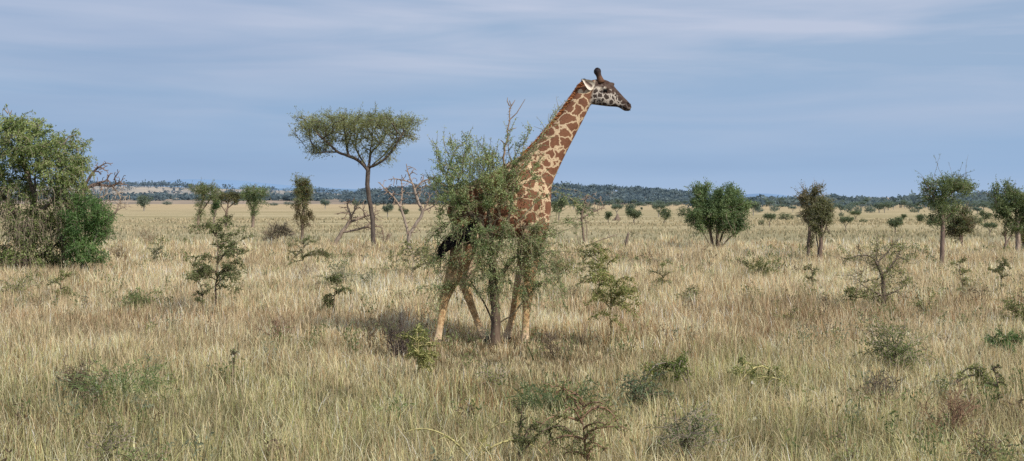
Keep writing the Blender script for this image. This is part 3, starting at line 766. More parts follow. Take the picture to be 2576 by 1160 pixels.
def shoots(GW, GL, P, par, acc, rng, n, length, pal, wcol, L, W, leaf_per_m, centre, out=1.0, up=.3, droop=0.0, r=0.004, max_acc=3, thorn=0, sel=None, rnd=.5):
    """thin young shoots that stick out of the crown (or hang from it), set with small leaves"""
    tip = np.where((acc <= max_acc) & (par >= 0))[0]
    if sel is not None: tip = tip[sel(P[tip])]
    if len(tip) == 0: return
    k = rng.choice(tip, n); lp = []; ldr = []
    for i in k:
        d = unit(unit(P[i] - centre) * out + rng.normal(0, rnd, 3) + np.array([0, 0, up])); l = length * rng.uniform(.4, 1.3); m_ = 7
        pts = [P[i]]; 
        for s in range(m_):
            d = unit(d + rng.normal(0, .13, 3) + np.array([0, 0, -droop / m_ * (s + 1)])); pts.append(pts[-1] + d * l / m_)
        pts = np.array(pts); GW.tube(pts, np.linspace(r, r * .35, m_ + 1), 3, wcol)
        if thorn:
            for t_ in rng.random(int(thorn * l)) * m_:
                a = int(t_); b0 = pts[a] + (pts[a + 1] - pts[a]) * (t_ - a); dd = unit(rng.normal(size=3)); GW.tube(np.array([b0, b0 + dd * rng.uniform(.03, .06)]), np.array([r * .5, r * .15]), 3, wcol)
        q_ = int(leaf_per_m * l)
        if q_:
            t_ = rng.random(q_) * m_ * .98; a = t_.astype(int); lp.append(pts[a] + (pts[a + 1] - pts[a]) * (t_ - a)[:, None]); ldr.append(unit(rng.normal(size=(q_, 3)) + .6 * unit(pts[a + 1] - pts[a])))
    if lp:
        lp = np.concatenate(lp); ldr = np.concatenate(ldr); G_ = GL
        G_.leaves(lp + rng.normal(0, L * .15, lp.shape), ldr, L * rng.uniform(.6, 1.3, len(lp)), W * rng.uniform(.7, 1.3, len(lp)), leaf_colours(lp, pal, rng, .5, 9), rng)

class Spot:
    """a place on the ground: x and row where the thing meets it; turns outline coordinates into local metres"""
    def __init__(s, x, yb, Y=None):
        s.Y = Y if Y else depth(yb); s.x, s.yb = x, yb; s.s = s.Y / F
        s.loc = ((x - 1288) * s.s, s.Y, 0.0)
        s.zb = EYE - (yb - HZ) * s.s          # 0 unless an explicit distance was given
    def p(s, x, y, dy=0.0): return np.array([(x - s.x) * s.s, dy, s.zb + (s.yb - y) * s.s])
    def line(s, pts): return np.array([s.p(*q_) for q_ in pts])
    def ell(s, cx, cy, rx, ry, w_=1.0, rd=None, dy=0.0):
        c = s.p(cx, cy); return (c[0], c[2], rx * s.s, ry * s.s, (rd if rd else rx) * s.s, w_, dy)

BARK_GREY = (.19, .158, .132); BARK_DARK = (.10, .082, .068); BARK_PALE = (.33, .27, .215); BARK_DEAD = (.27, .20, .155)
G_ACACIA = [(.16, .19, .105), (.23, .26, .14), (.31, .335, .185)]
G_DARK = [(.045, .085, .035), (.07, .13, .05), (.10, .165, .065)]
G_YEL = [(.14, .165, .07), (.21, .235, .10), (.30, .32, .15)]
G_DRY = [(.16, .13, .075), (.20, .185, .10), (.15, .165, .08)]

def tree(name, label, cat, sp, lines, ells, natt, step, r_base, r_tip, seed, leaf=None, shoot=None, col=BARK_GREY, tipcol=None, gnarl=.25, grav=0.0, infl=4.5, kill=1.6, group=None, flare=.35, extra=None, depth_of=None):
    rng = rng_(seed); root = thing(name, label, cat, sp.loc, group)
    att = sample_ells([sp.ell(*e) if not isinstance(e[-1], tuple) else e for e in ells], natt, rng)
    att[:, 2] = np.maximum(att[:, 2], .12)
    P, par, nl = skeleton([sp.line(l) for l in lines], att, step, step * infl, step * kill, rng, gnarl=gnarl, grav=grav)
    r, ch, acc = radii(P, par, r_tip, r_base)
    W = Geo(); Lf = Geo(); Q = wood(W, P, par, r, ch, col, rng, tipcol, flare)
    c = att.mean(0)
    for i, lf in enumerate(leaf or []): foliage(Lf, Q, par, r, acc, rng, seed=seed + i, **lf)
    for sh in (shoot or []):
        sh = dict(sh); cc = sh.pop('centre', None); shoots(W, Lf, Q, par, acc, rng, centre=c if cc is None else sp.p(*cc), **sh)
    if extra: extra(W, Lf, sp, rng)
    W.build('trunk', M_BARK, root, True)
    if Lf.n: Lf.build('crown', M_LEAF, root)
    return root

# ---- the thorn bush the giraffe walks behind
S = Spot(1245, 868)
def bush_extra(W, Lf, sp, rng):
    pts = sp.line([(1262, 470, -.1), (1268, 400, -.12), (1274, 350, -.1), (1281, 300, -.08), (1283, 256, -.05)]); 
    pts = np.array([[np.interp(t, np.linspace(0, 1, 5), pts[:, k]) for k in range(3)] for t in np.linspace(0, 1, 16)]) + rng.normal(0, .012, (16, 3))
    W.tube(pts, np.linspace(.024, .007, 16), 5, (.24, .18, .13))
    for (a, b_, c_) in (((1279, 305), (1300, 285), (1321, 250)), ((1281, 275), (1290, 262), (1296, 252)), ((1282, 268), (1276, 255), (1277, 246)), ((1277, 330), (1290, 325), (1299, 322)), ((1272, 365), (1262, 355), (1258, 352))):
        W.tube(sp.line([(*a, -.07), (*b_, -.07), (*c_, -.05)]), np.array([.011, .008, .004]), 4, (.24, .18, .13))
    def spray(path, r0, nside, lpm):
        p_ = sp.line(path); k_ = np.linspace(0, 1, len(p_)); f_ = np.linspace(0, 1, 18)
        q_ = np.stack([np.interp(f_, k_, p_[:, c_]) for c_ in range(3)], 1) + rng.normal(0, .008, (18, 3)); W.tube(q_, np.linspace(r0, r0 * .35, 18), 4, (.27, .24, .15))
        lp = [q_[rng.integers(4, 18, int(lpm * 1.5))]]
        for _ in range(nside):
            i_ = rng.integers(4, 17); d_ = unit(unit(q_[i_ + 1] - q_[i_]) * .5 + rng.normal(0, .6, 3) + np.array([0, 0, .25])); l_ = rng.uniform(.08, .32); e_ = q_[i_] + d_ * l_
            W.tube(np.array([q_[i_], (q_[i_] + e_) / 2 + rng.normal(0, .01, 3), e_]), np.array([.005, .004, .002]), 3, (.25, .22, .14)); m_ = int(lpm * l_)
            lp.append(q_[i_] + (e_ - q_[i_]) * rng.random((m_, 1)))
        lp = np.concatenate(lp) + rng.normal(0, .018, (sum(len(a) for a in lp), 3)); Lf.leaves(lp, rng.normal(size=lp.shape), .038 * rng.uniform(.6, 1.3, len(lp)), .016, leaf_colours(lp, BP, rng, .3, 3), rng)
    spray([(1280, 470, -.3), (1325, 410, -.4), (1362, 345, -.42), (1392, 300, -.4), (1410, 266, -.38)], .011, 26, 22)
    spray([(1290, 440, -.3), (1340, 375, -.42), (1378, 318, -.4), (1394, 280, -.38)], .009, 18, 16)
    spray([(1300, 560, -.35), (1350, 505, -.45), (1395, 480, -.4), (1440, 505, -.35), (1492, 548, -.3)], .012, 34, 55)
    spray([(1320, 590, -.35), (1370, 560, -.4), (1420, 555, -.35), (1455, 562, -.3)], .009, 22, 45)
    spray([(1310, 640, -.3), (1365, 640, -.3), (1405, 690, -.25), (1418, 770, -.25)], .010, 34, 60)
    spray([(1180, 640, .0), (1130, 650, .0), (1105, 720, 0), (1100, 790, 0)], .009, 30, 50)
    spray([(1290, 440, -.25), (1312, 390, -.25), (1322, 350, -.2), (1338, 322, -.2)], .009, 24, 45)
    for k in range(70):
        i = rng.integers(3, 15); d = unit(rng.normal(size=3)); W.tube(np.array([pts[i], pts[i] + d * rng.uniform(.04, .09)]), np.array([.005, .001]), 3, (.24, .18, .13))
BW = (.20, .17, .11); BP = [(.16, .225, .11), (.27, .345, .17), (.41, .465, .25)]
tree('thorn_bush', 'tall thorny grey green bush with a dark trunk, standing in front of the giraffe', 'bush', S,
     [[(1245, 870, 0), (1247, 800, -.02), (1243, 740, 0), (1240, 680, -.03), (1238, 610, 0), (1232, 550, -.05), (1222, 480, -.05)],
      [(1240, 660, -.02), (1262, 600, -.15), (1282, 540, -.2), (1290, 480, -.2)], [(1238, 620, 0), (1205, 560, -.1), (1160, 510, -.1), (1130, 470, -.05)],
      [(1243, 720, 0), (1280, 660, -.2), (1320, 620, -.25), (1350, 590, -.2)], [(1247, 820, 0), (1290, 790, -.1), (1330, 745, -.15)], [(1246, 870, 0), (1236, 800, .12), (1205, 740, .05), (1180, 700, .0)]],
     [(1190, 450, 105, 85, 1.5, 75, -.1), (1262, 470, 50, 70, .34, 45, -.3), (1120, 490, 42, 105, .34, 60, 0), (1225, 600, 92, 66, .30, 35, -.35), (1340, 600, 45, 45, .06, 30, -.35), (1335, 670, 75, 80, .24, 45, -.2),
      (1110, 640, 32, 110, .07, 40, .1), (1240, 690, 70, 75, .16, 45, -.2), (1150, 385, 75, 38, .24, 45, -.1), (1290, 385, 45, 45, .13, 35, -.2), (1340, 430, 40, 60, .07, 30, -.35), (1360, 620, 50, 60, .15, 40, -.2)],
     1900, .085, .085, .0042, 101,
     leaf=[dict(n=20000, L=.04, W=.016, spread=.035, pal=BP, max_acc=5, gaps=.17, gap_scale=.28, cluster=5)],
     shoot=[dict(n=620, length=.27, pal=BP, wcol=BW, L=.036, W=.014, leaf_per_m=42, up=.35, out=1.1, r=.0052, thorn=14),
            dict(n=24, length=.36, pal=BP, wcol=BW, L=.038, W=.016, leaf_per_m=60, up=.9, out=.7, r=.007, thorn=14, rnd=.3, sel=lambda p: p[:, 2] > 2.6),
            dict(n=230, length=.55, pal=BP, wcol=BW, L=.036, W=.014, leaf_per_m=45, up=-.1, out=.8, droop=.5, r=.005, thorn=8, sel=lambda p: p[:, 2] < 2.2),
            dict(n=26, length=.95, pal=BP, wcol=BW, L=.036, W=.014, leaf_per_m=20, up=.1, out=0, r=.006, thorn=10, rnd=.55, sel=lambda p: (p[:, 0] > .45) & (p[:, 2] > 1.6) & (p[:, 2] < 2.9))],
     col=(.115, .085, .065), tipcol=BW, gnarl=.42, extra=bush_extra, infl=5, kill=1.5)

# ---- the umbrella tree
S = Spot(940, 632)
tree('umbrella_acacia', 'flat topped umbrella acacia with one bare leaning trunk, left of the giraffe', 'tree', S,
     [[(940, 634, 0), (938, 590, 0), (937, 550, .1), (929, 505, 0), (923, 460, 0), (926, 432, 0), (927, 420, 0), (930, 385, .2), (936, 350, .2)],
      [(926, 428, 0), (908, 405, -.2), (880, 393, -.4), (850, 383, -.5), (815, 384, -.5), (790, 387, -.4)], [(850, 383, -.5), (830, 360, -.8), (805, 340, -1)], [(880, 393, -.4), (872, 360, -.2), (868, 340, .2)],
      [(927, 424, 0), (950, 412, -.3), (972, 402, -.5), (990, 380, -.6), (1006, 352, -.6), (1020, 330, -.5)], [(972, 402, -.5), (985, 405, -.8)], [(930, 385, .2), (955, 360, .6), (965, 335, .9)], [(926, 430, 0), (905, 400, .8), (880, 360, 1.5)], [(927, 425, 0), (960, 390, .9), (990, 350, 1.6)]],
     [(905, 308, 148, 23, 1.0, 130), (955, 306, 82, 25, .45, 110), (800, 324, 60, 27, .30, 80), (1015, 330, 40, 34, .25, 70), (900, 340, 120, 16, .25, 90), (800, 368, 42, 17, .13, 50), (765, 300, 28, 16, .08, 30), (880, 360, 60, 22, .12, 60), (965, 375, 45, 25, .1, 50), (860, 300, 60, 20, .2, 60)],
     1500, .17, .108, .014, 202,
     leaf=[dict(n=18500, L=.12, W=.028, spread=.14, pal=G_ACACIA, max_acc=4, gaps=.17, gap_scale=.5, cluster=5)],
     shoot=[dict(n=420, length=.5, pal=G_ACACIA, wcol=BARK_GREY, L=.09, W=.028, leaf_per_m=28, up=.3, out=1.0, r=.009)],
     col=(.09, .074, .065), tipcol=BARK_DARK, gnarl=.36, infl=5)

# ---- the big drooping acacia on the left edge, with the green shrub and the dead bough beside it
S = Spot(60, 695)
P_DROOP = [(.14, .195, .075), (.225, .295, .115), (.33, .395, .17)]
def droop_extra(W, Lf, sp, rng):
    for ln in ([(48, 370), (42, 330), (30, 300), (14, 262)], [(20, 285), (8, 272)], [(24, 290), (30, 277)], [(150, 380), (172, 345), (190, 340)], [(80, 340), (100, 310), (112, 300)]):
        W.tube(sp.line([(*q_, 0) for q_ in ln]), np.linspace(.028, .008, len(ln)), 4, (.24, .20, .16))
tree('weeping_acacia', 'large yellow green acacia with tangled hanging twigs on the left edge', 'tree', S,
     [[(60, 697, 0), (66, 640, 0), (72, 590, 0), (80, 540, 0), (90, 490, 0), (88, 440, 0)], [(72, 600, 0), (30, 540, .2), (0, 490, .2), (-40, 440, 0)], [(76, 560, 0), (130, 510, -.2), (170, 470, -.2), (200, 440, -.1)],
      [(66, 640, 0), (110, 590, -.4), (140, 540, -.5)], [(62, 680, 0), (20, 630, -.3), (-20, 590, -.5)], [(90, 490, 0), (60, 430, .2), (50, 370, .1)], [(70, 660, 0), (130, 620, .3), (170, 580, .4)]],
     [(70, 370, 110, 62, 1.0, 110), (150, 420, 75, 60, .6, 90), (0, 440, 80, 90, .4, 100), (90, 560, 110, 70, .55, 100), (30, 610, 90, 70, .35, 90), (160, 500, 60, 60, .35, 70), (-60, 480, 80, 150, .5, 120), (40, 320, 60, 30, .2, 60), (130, 640, 80, 45, .25, 70)],
     1500, .15, .17, .008, 303,
     leaf=[dict(n=22000, L=.085, W=.034, spread=.075, thin=lambda p: (p[:, 0] < 1.0) & (p[:, 2] > .8) & (p[:, 2] < 2.9), pal=P_DROOP, max_acc=4, gaps=.25, gap_scale=.5, cluster=5), dict(n=9000, L=.09, W=.04, spread=.10, pal=[(.05, .075, .035), (.09, .12, .055)], max_acc=16, cluster=4)],  # second layer: dark leaf colour paints the shade inside the crown
     shoot=[dict(n=1000, sel=lambda p: ~((p[:, 0] < 1.0) & (p[:, 2] > .9) & (p[:, 2] < 2.7)), length=.6, pal=P_DROOP, wcol=(.25, .215, .165), L=.08, W=.034, leaf_per_m=46, up=.35, out=1.0, droop=.75, r=.010, max_acc=4, rnd=.6),
            dict(n=1300, length=.75, pal=P_DROOP, wcol=(.24, .20, .155), L=.075, W=.03, leaf_per_m=8, up=.0, out=.7, droop=1.2, r=.010, max_acc=4, sel=lambda p: p[:, 2] < 3.0)],
     col=(.10, .08, .065), tipcol=(.235, .195, .15), gnarl=.45, extra=droop_extra, infl=5)
S = Spot(212, 699)
tree('green_shrub', 'dense bright green rounded shrub under the right side of the weeping acacia', 'shrub', S,
     [[(212, 701, 0), (213, 650, 0), (218, 595, 0)], [(212, 680, 0), (235, 625, -.2), (255, 575, -.2)], [(212, 680, 0), (198, 630, -.2), (190, 585, -.2)]],
     [(222, 560, 58, 70, 1, 50), (205, 610, 40, 60, .4, 45), (248, 550, 38, 42, .5, 40), (228, 640, 52, 30, .3, 45), (205, 510, 25, 30, .2, 30)], 700, .14, .07, .007, 304,
     leaf=[dict(n=12000, L=.085, W=.028, spread=.065, pal=[(.085, .16, .06), (.135, .235, .085), (.20, .31, .125)], max_acc=5, cluster=4, gap_scale=.5)],
     shoot=[dict(n=260, length=.4, pal=[(.07, .14, .05), (.12, .21, .08)], wcol=BARK_GREY, L=.07, W=.025, leaf_per_m=40, up=.1, out=1, r=.007, droop=.2)], gnarl=.3)
S = Spot(150, 672)
tree('dead_tree', 'leafless dark dead bough reaching right from behind the weeping acacia', 'dead tree', S,
     [[(150, 674, 0), (165, 600, .2), (190, 520, .2), (205, 480, .2), (235, 462, .2), (262, 455, .2)], [(205, 480, .2), (225, 440, .1), (245, 420, .1)], [(235, 462, .2), (270, 470, .4), (290, 460, .4)]],
     [(262, 440, 34, 36, 1, 30), (295, 455, 30, 32, .7, 25), (250, 475, 30, 16, .3, 25)], 520, .10, .08, .012, 305, col=(.12, .09, .075), tipcol=(.20, .15, .125), gnarl=.6, infl=5)
S = Spot(290, 605)
tree('dead_shrub', 'spreading grey leafless shrub just right of the green shrub on the left', 'dead shrub', S,
     [[(268, 607, 0), (262, 570, 0), (262, 530, 0)], [(265, 580, 0), (290, 540, 0), (305, 500, 0)], [(262, 545, 0), (250, 500, 0)], [(264, 560, 0), (300, 525, -.2), (325, 520, -.3)]],
     [(285, 495, 42, 32, 1, 40), (305, 518, 28, 14, .6, 30), (255, 520, 30, 40, .5, 30)], 800, .15, .07, .016, 306, col=(.23, .18, .14), tipcol=(.33, .27, .21), gnarl=.55, infl=5)

# ---- leafless trees in the middle distance
S = Spot(1030, 645)
tree('dead_tree', 'upright dead tree with pale twisted branches between the umbrella acacia and the thorn bush', 'dead tree', S,
     [[(1030, 647, 0), (1029, 612, 0), (1028, 590, 0), (1018, 555, 0), (1008, 520, 0), (985, 490, 0), (957, 462, 0)], [(1030, 590, 0), (1050, 560, .1), (1068, 530, .1), (1078, 500, .1)], [(1066, 534, .1), (1050, 505, 0), (1043, 470, 0), (1030, 450, 0), (1022, 412, 0)],
      [(1043, 475, 0), (1065, 452, 0), (1090, 448, 0)], [(1008, 520, 0), (1012, 485, .2), (1010, 462, .2)], [(1040, 462, 0), (1010, 452, -.1), (985, 450, -.1)], [(1068, 530, .1), (1090, 520, .1), (1105, 500, .1)]],
     [(1045, 460, 55, 32, 1, 35), (1080, 500, 32, 40, .7, 30), (985, 475, 36, 32, .6, 30), (1010, 500, 34, 30, .3, 25), (1035, 580, 26, 26, .2, 20), (1030, 430, 20, 20, .1, 20)], 850, .13, .085, .014, 401, col=(.255, .215, .18), tipcol=(.25, .185, .145), gnarl=.6, infl=5, flare=.5)
S = Spot(838, 630)
tree('dead_tree', 'low leaning dead tree with fine brown twigs, left foot of the umbrella acacia', 'dead tree', S,
     [[(838, 632, 0), (846, 605, 0), (862, 582, 0), (880, 558, 0), (890, 530, 0)], [(860, 585, 0), (890, 580, -.2), (920, 572, -.3), (938, 555, -.3)], [(880, 560, 0), (905, 548, .1), (930, 540, .1)], [(836, 632, .1), (833, 605, .1)], [(842, 630, -.1), (830, 612, -.1), (828, 598, -.1)], [(884, 545, 0), (872, 515, 0)]],
     [(915, 540, 50, 38, 1, 45), (945, 570, 26, 24, .7, 25), (885, 515, 28, 24, .5, 25), (865, 535, 30, 22, .3, 25)], 900, .13, .10, .014, 402, col=(.235, .19, .155), tipcol=(.245, .185, .145), gnarl=.55, infl=5)
S = Spot(1475, 626)
tree('dead_shrub', 'bare twisted shrub with several stems and one long low branch, right of the giraffe', 'dead shrub', S,
     [[(1475, 628, 0), (1468, 600, 0), (1466, 575, 0), (1462, 545, 0), (1470, 515, 0), (1478, 490, 0)], [(1478, 626, 0), (1492, 608, 0), (1520, 602, -.1), (1548, 590, -.1)], [(1462, 626, .1), (1455, 612, .1), (1452, 590, .1)], [(1476, 626, 0), (1476, 595, 0), (1476, 565, 0), (1470, 545, 0)], [(1462, 548, 0), (1490, 535, 0), (1520, 520, .1)]],
     [(1490, 512, 40, 34, 1, 30), (1470, 540, 28, 24, .5, 25), (1540, 592, 16, 10, .15, 12), (1465, 600, 14, 18, .15, 15)], 620, .13, .06, .013, 403, col=(.15, .115, .09), tipcol=(.26, .20, .155), gnarl=.55, infl=5)
S = Spot(1574, 640)
def post_extra(W, Lf, sp, rng):
    W.tube(sp.line([(1576, 602, 0), (1571, 606, 0), (1572, 612, 0)]), np.array([.03, .025, .01]), 5, BARK_GREY, cap=True)
rt = thing('dead_stump', 'tall broken bare stump standing alone in the grass right of the giraffe', 'stump', S.loc)
W = Geo(); pts = S.line([(1573, 642, 0), (1577, 628, 0), (1575, 615, 0), (1578, 600, 0), (1580, 590, 0), (1581, 584, 0)]); W.tube(pts, np.array([.085, .07, .055, .06, .05, .02]), 8, (.17, .135, .11), cap=True); post_extra(W, None, S, None); W.build('trunk', M_BARK, rt, True)

# ---- leafy trees in the middle distance
S = Spot(1800, 636)
PG = [(.085, .135, .065), (.135, .20, .095), (.20, .27, .135)]
tree('bushy_tree', 'large dark green tree with a forked crown and many splayed stems, right of the giraffe', 'tree', S,
     [[(1798, 638, 0), (1790, 600, 0), (1782, 565, 0), (1772, 530, 0), (1765, 490, 0)], [(1802, 636, .1), (1806, 590, .1), (1815, 550, .1), (1820, 500, .1)], [(1806, 636, 0), (1830, 600, -.2), (1855, 580, -.3)], [(1795, 636, -.1), (1775, 600, -.3), (1760, 570, -.4), (1735, 560, -.4)],
      [(1804, 636, .2), (1820, 590, .4), (1845, 540, .5)], [(1796, 630, .1), (1790, 580, .5), (1780, 540, .7)], [(1760, 570, -.4), (1748, 585, -.4), (1742, 600, -.4)], [(1803, 620, -.2), (1800, 560, -.4), (1790, 520, -.5)]],
     [(1762, 480, 26, 21, .5, 28), (1766, 528, 38, 30, .6, 45), (1829, 494, 36, 30, .7, 45), (1850, 520, 38, 34, .6, 45), (1815, 545, 55, 36, .8, 60), (1830, 570, 38, 28, .35, 40), (1740, 545, 18, 14, .12, 15), (1868, 545, 18, 20, .2, 20)],
     1200, .15, .15, .009, 501, leaf=[dict(n=24000, L=.11, W=.036, spread=.09, pal=PG, max_acc=5, cluster=5, gap_scale=.55, gaps=.14, zmin=1.0)],
     shoot=[dict(n=200, length=.4, pal=PG, wcol=BARK_GREY, L=.09, W=.03, leaf_per_m=28, up=.3, out=1, r=.009), dict(n=90, length=.6, pal=PG, wcol=(.26, .2, .16), L=.09, W=.03, leaf_per_m=2, up=-.3, out=1, r=.011, droop=.4, sel=lambda p: p[:, 2] < 1.9)], col=(.15, .115, .09), tipcol=(.2, .16, .12), gnarl=.33)
P_TW = [(.14, .15, .09), (.18, .195, .105), (.23, .22, .13)]
S = Spot(2062, 668)
tree('slender_tree', 'slim tree with dull olive crown, front one of the twin trunks on the right', 'tree', S,
     [[(2062, 670, 0), (2064, 630, 0), (2066, 590, 0), (2068, 545, 0), (2065, 500, 0)], [(2058, 668, .12), (2060, 620, .1), (2050, 570, .1)], [(2066, 600, 0), (2080, 570, 0), (2088, 540, 0)]],
     [(2066, 545, 28, 46, 1, 28), (2075, 520, 20, 20, .3, 20), (2062, 582, 20, 13, .12, 18)], 480, .12, .08, .008, 511, leaf=[dict(n=5600, L=.085, W=.03, spread=.065, pal=P_TW, max_acc=4, cluster=5, gap_scale=.35, gaps=.25)],
     shoot=[dict(n=160, length=.3, pal=P_TW, wcol=BARK_GREY, L=.07, W=.025, leaf_per_m=26, up=.1, out=1, r=.008)], col=(.15, .11, .09), gnarl=.35)
S = Spot(2033, 666, depth(668) + .9)
tree('slender_tree', 'slim grey twiggy tree with a sparse crown, rear one of the twin trunks', 'tree', S,
     [[(2032, 668, 0), (2034, 620, 0), (2036, 580, 0), (2038, 540, 0), (2044, 490, 0), (2050, 470, 0)], [(2035, 625, 0), (2050, 585, 0), (2056, 560, 0)], [(2038, 540, 0), (2030, 510, 0), (2022, 490, 0)]],
     [(2042, 500, 34, 27, 1, 30), (2034, 538, 22, 34, .5, 24), (2055, 480, 20, 18, .2, 18)], 420, .13, .065, .009, 512, leaf=[dict(n=5200, L=.08, W=.03, spread=.06, pal=[(.13, .125, .08), (.16, .16, .095), (.19, .18, .12)], max_acc=4, cluster=4, gaps=.25, gap_scale=.4)],
     shoot=[dict(n=170, length=.42, pal=P_TW, wcol=(.26, .21, .17), L=.07, W=.024, leaf_per_m=10, up=.4, out=1, r=.008)], col=(.17, .13, .105), tipcol=(.26, .21, .17), gnarl=.4)
P_TALL = [(.11, .15, .08), (.155, .21, .105), (.22, .275, .14)]
S = Spot(2369, 688)
tree('tall_acacia', 'tall single stemmed acacia with a wide feathery green crown above the right horizon', 'tree', S,
     [[(2369, 690, 0), (2370, 640, 0), (2371, 590, 0), (2370, 540, 0), (2368, 500, 0), (2372, 470, 0)], [(2370, 515, 0), (2345, 490, 0), (2335, 475, 0)], [(2370, 505, 0), (2400, 480, 0), (2425, 468, 0)], [(2371, 570, 0), (2345, 552, 0)], [(2371, 560, 0), (2395, 535, 0)]],
     [(2380, 467, 62, 22, 1, 55), (2350, 490, 30, 30, .45, 35), (2420, 475, 32, 16, .4, 30), (2372, 530, 32, 40, .45, 30), (2352, 552, 22, 14, .2, 20), (2395, 520, 20, 20, .2, 20)],
     760, .115, .075, .008, 521, leaf=[dict(n=7400, L=.09, W=.025, spread=.09, pal=P_TALL, max_acc=4, cluster=5, gap_scale=.4, gaps=.25)],
     shoot=[dict(n=240, length=.34, pal=P_TALL, wcol=BARK_GREY, L=.07, W=.022, leaf_per_m=34, up=.3, out=1, r=.007, droop=.3), dict(n=8, length=.8, pal=P_TALL, wcol=BARK_GREY, L=.07, W=.022, leaf_per_m=9, up=.6, out=1, r=.008, sel=lambda p: p[:, 2] > 2.6)], col=(.16, .12, .10), gnarl=.35)
S = Spot(2415, 627)
tree('round_tree', 'rounded brownish tree with a short trunk, half behind the tall feathery acacia', 'tree', S,
     [[(2414, 629, 0), (2417, 605, 0), (2415, 585, 0), (2418, 555, 0)], [(2416, 590, 0), (2400, 565, 0)], [(2416, 590, 0), (2430, 565, 0)]], [(2416, 560, 32, 38, 1, 32), (2402, 585, 22, 22, .35, 22), (2428, 580, 20, 20, .3, 20)], 420, .17, .11, .012, 531,
     leaf=[dict(n=4600, L=.12, W=.042, spread=.10, pal=[(.12, .105, .065), (.10, .13, .065), (.13, .165, .08)], max_acc=5, cluster=4, gap_scale=.8, gaps=.08)], shoot=[dict(n=140, length=.45, pal=G_DRY, wcol=(.22, .17, .13), L=.1, W=.035, leaf_per_m=14, up=.0, out=1, r=.011)], col=(.17, .12, .10), gnarl=.4)
S = Spot(2561, 656)
tree('broad_tree', 'broad dark green tree with a pale slender trunk cut by the right edge', 'tree', S,
     [[(2561, 658, 0), (2562, 620, 0), (2559, 580, 0), (2556, 540, 0), (2552, 500, 0)], [(2559, 570, 0), (2535, 540, 0), (2515, 515, 0)], [(2558, 560, 0), (2585, 530, 0), (2605, 510, 0)]],
     [(2545, 510, 52, 34, 1, 50), (2590, 520, 45, 40, .7, 45), (2520, 525, 26, 30, .35, 28), (2530, 475, 28, 20, .2, 22), (2555, 565, 34, 26, .3, 30)], 760, .14, .10, .01, 541,
     leaf=[dict(n=10500, L=.10, W=.032, spread=.08, pal=[(.095, .135, .07), (.135, .185, .09), (.19, .235, .12)], max_acc=4, cluster=5, gap_scale=.5, gaps=.08)], shoot=[dict(n=200, length=.4, pal=P_TALL, wcol=BARK_GREY, L=.08, W=.026, leaf_per_m=26, up=.4, out=1, r=.008)], col=(.27, .215, .175), gnarl=.35)
S = Spot(2586, 632)
tree('round_tree', 'dull tree behind the broad tree at the right edge of the plain', 'tree', S,
     [[(2580, 634, 0), (2580, 600, 0), (2584, 570, 0)]], [(2585, 575, 34, 30, 1, 32)], 200, .18, .14, .011, 542, leaf=[dict(n=3500, L=.12, W=.05, spread=.09, pal=G_DRY, max_acc=5, cluster=4)], col=(.13, .1, .085), gnarl=.4)
S = Spot(2530, 645)
tree('dead_sapling', 'small brown dry sapling left of the pale trunk at the right edge', 'sapling', S,
     [[(2527, 647, 0), (2530, 610, 0), (2528, 585, 0)], [(2530, 615, 0), (2545, 590, 0), (2552, 575, 0)]], [(2533, 585, 18, 22, 1, 16), (2525, 625, 10, 16, .4, 10)], 120, .12, .06, .009, 543, leaf=[dict(n=350, L=.07, W=.035, spread=.04, pal=[(.12, .09, .06), (.18, .14, .09)], max_acc=3)], col=(.16, .12, .1), tipcol=(.22, .16, .13), gnarl=.5)
# left middle distance
P_L = [(.12, .15, .085), (.165, .205, .105), (.22, .25, .13)]
S = Spot(498, 574)
tree('slender_tree', 'leaning olive green tree with trailing foliage down its trunk, leftmost of the middle distance trees', 'tree', S,
     [[(497, 576, 0), (499, 555, 0), (501, 530, 0), (510, 505, 0), (515, 480, 0)], [(500, 540, 0), (515, 520, 0), (530, 500, 0)]], [(512, 474, 42, 15, 1, 36), (532, 490, 26, 17, .5, 25), (506, 515, 18, 30, .6, 18), (500, 545, 14, 14, .2, 14)], 420, .19, .11, .013, 551,
     leaf=[dict(n=4600, L=.14, W=.045, spread=.12, pal=P_L, max_acc=5, cluster=5, gap_scale=.7, gaps=.25)], shoot=[dict(n=130, length=.5, pal=P_L, wcol=BARK_GREY, L=.12, W=.04, leaf_per_m=16, up=.4, out=1, r=.012)], col=(.22, .17, .13), gnarl=.4)
S = Spot(538, 571)
tree('thin_tree', 'thin crooked young tree between the leaning olive tree and its forked neighbour', 'tree', S,
     [[(536, 573, 0), (538, 555, 0), (540, 540, 0), (546, 520, 0)], [(540, 545, 0), (534, 528, 0)]], [(544, 515, 14, 14, 1, 14), (534, 525, 8, 10, .4, 8)], 110, .2, .08, .012, 552, leaf=[dict(n=1300, L=.14, W=.05, spread=.09, pal=G_DARK, max_acc=5, cluster=4)], col=(.2, .16, .13), gnarl=.5)
S = Spot(568, 570)
tree('forked_tree', 'open crowned brown and green tree with upswept bare boughs, second of the middle distance trees', 'tree', S,
     [[(567, 572, 0), (569, 550, 0), (570, 530, 0), (573, 510, 0), (580, 495, 0)], [(570, 535, 0), (558, 520, 0), (550, 505, 0)], [(571, 525, 0), (588, 512, 0), (598, 500, 0)], [(569, 555, 0), (580, 548, 0)]], [(572, 492, 32, 13, 1, 30), (590, 500, 18, 12, .3, 16), (555, 505, 16, 12, .3, 16), (576, 545, 16, 14, .25, 14)], 300, .2, .11, .014, 553,
     leaf=[dict(n=3800, L=.14, W=.05, spread=.10, pal=[(.10, .105, .06), (.14, .15, .075), (.17, .16, .09)], max_acc=4, cluster=4, gaps=.15, gap_scale=.7)], col=(.19, .14, .11), gnarl=.5)
S = Spot(637, 572)
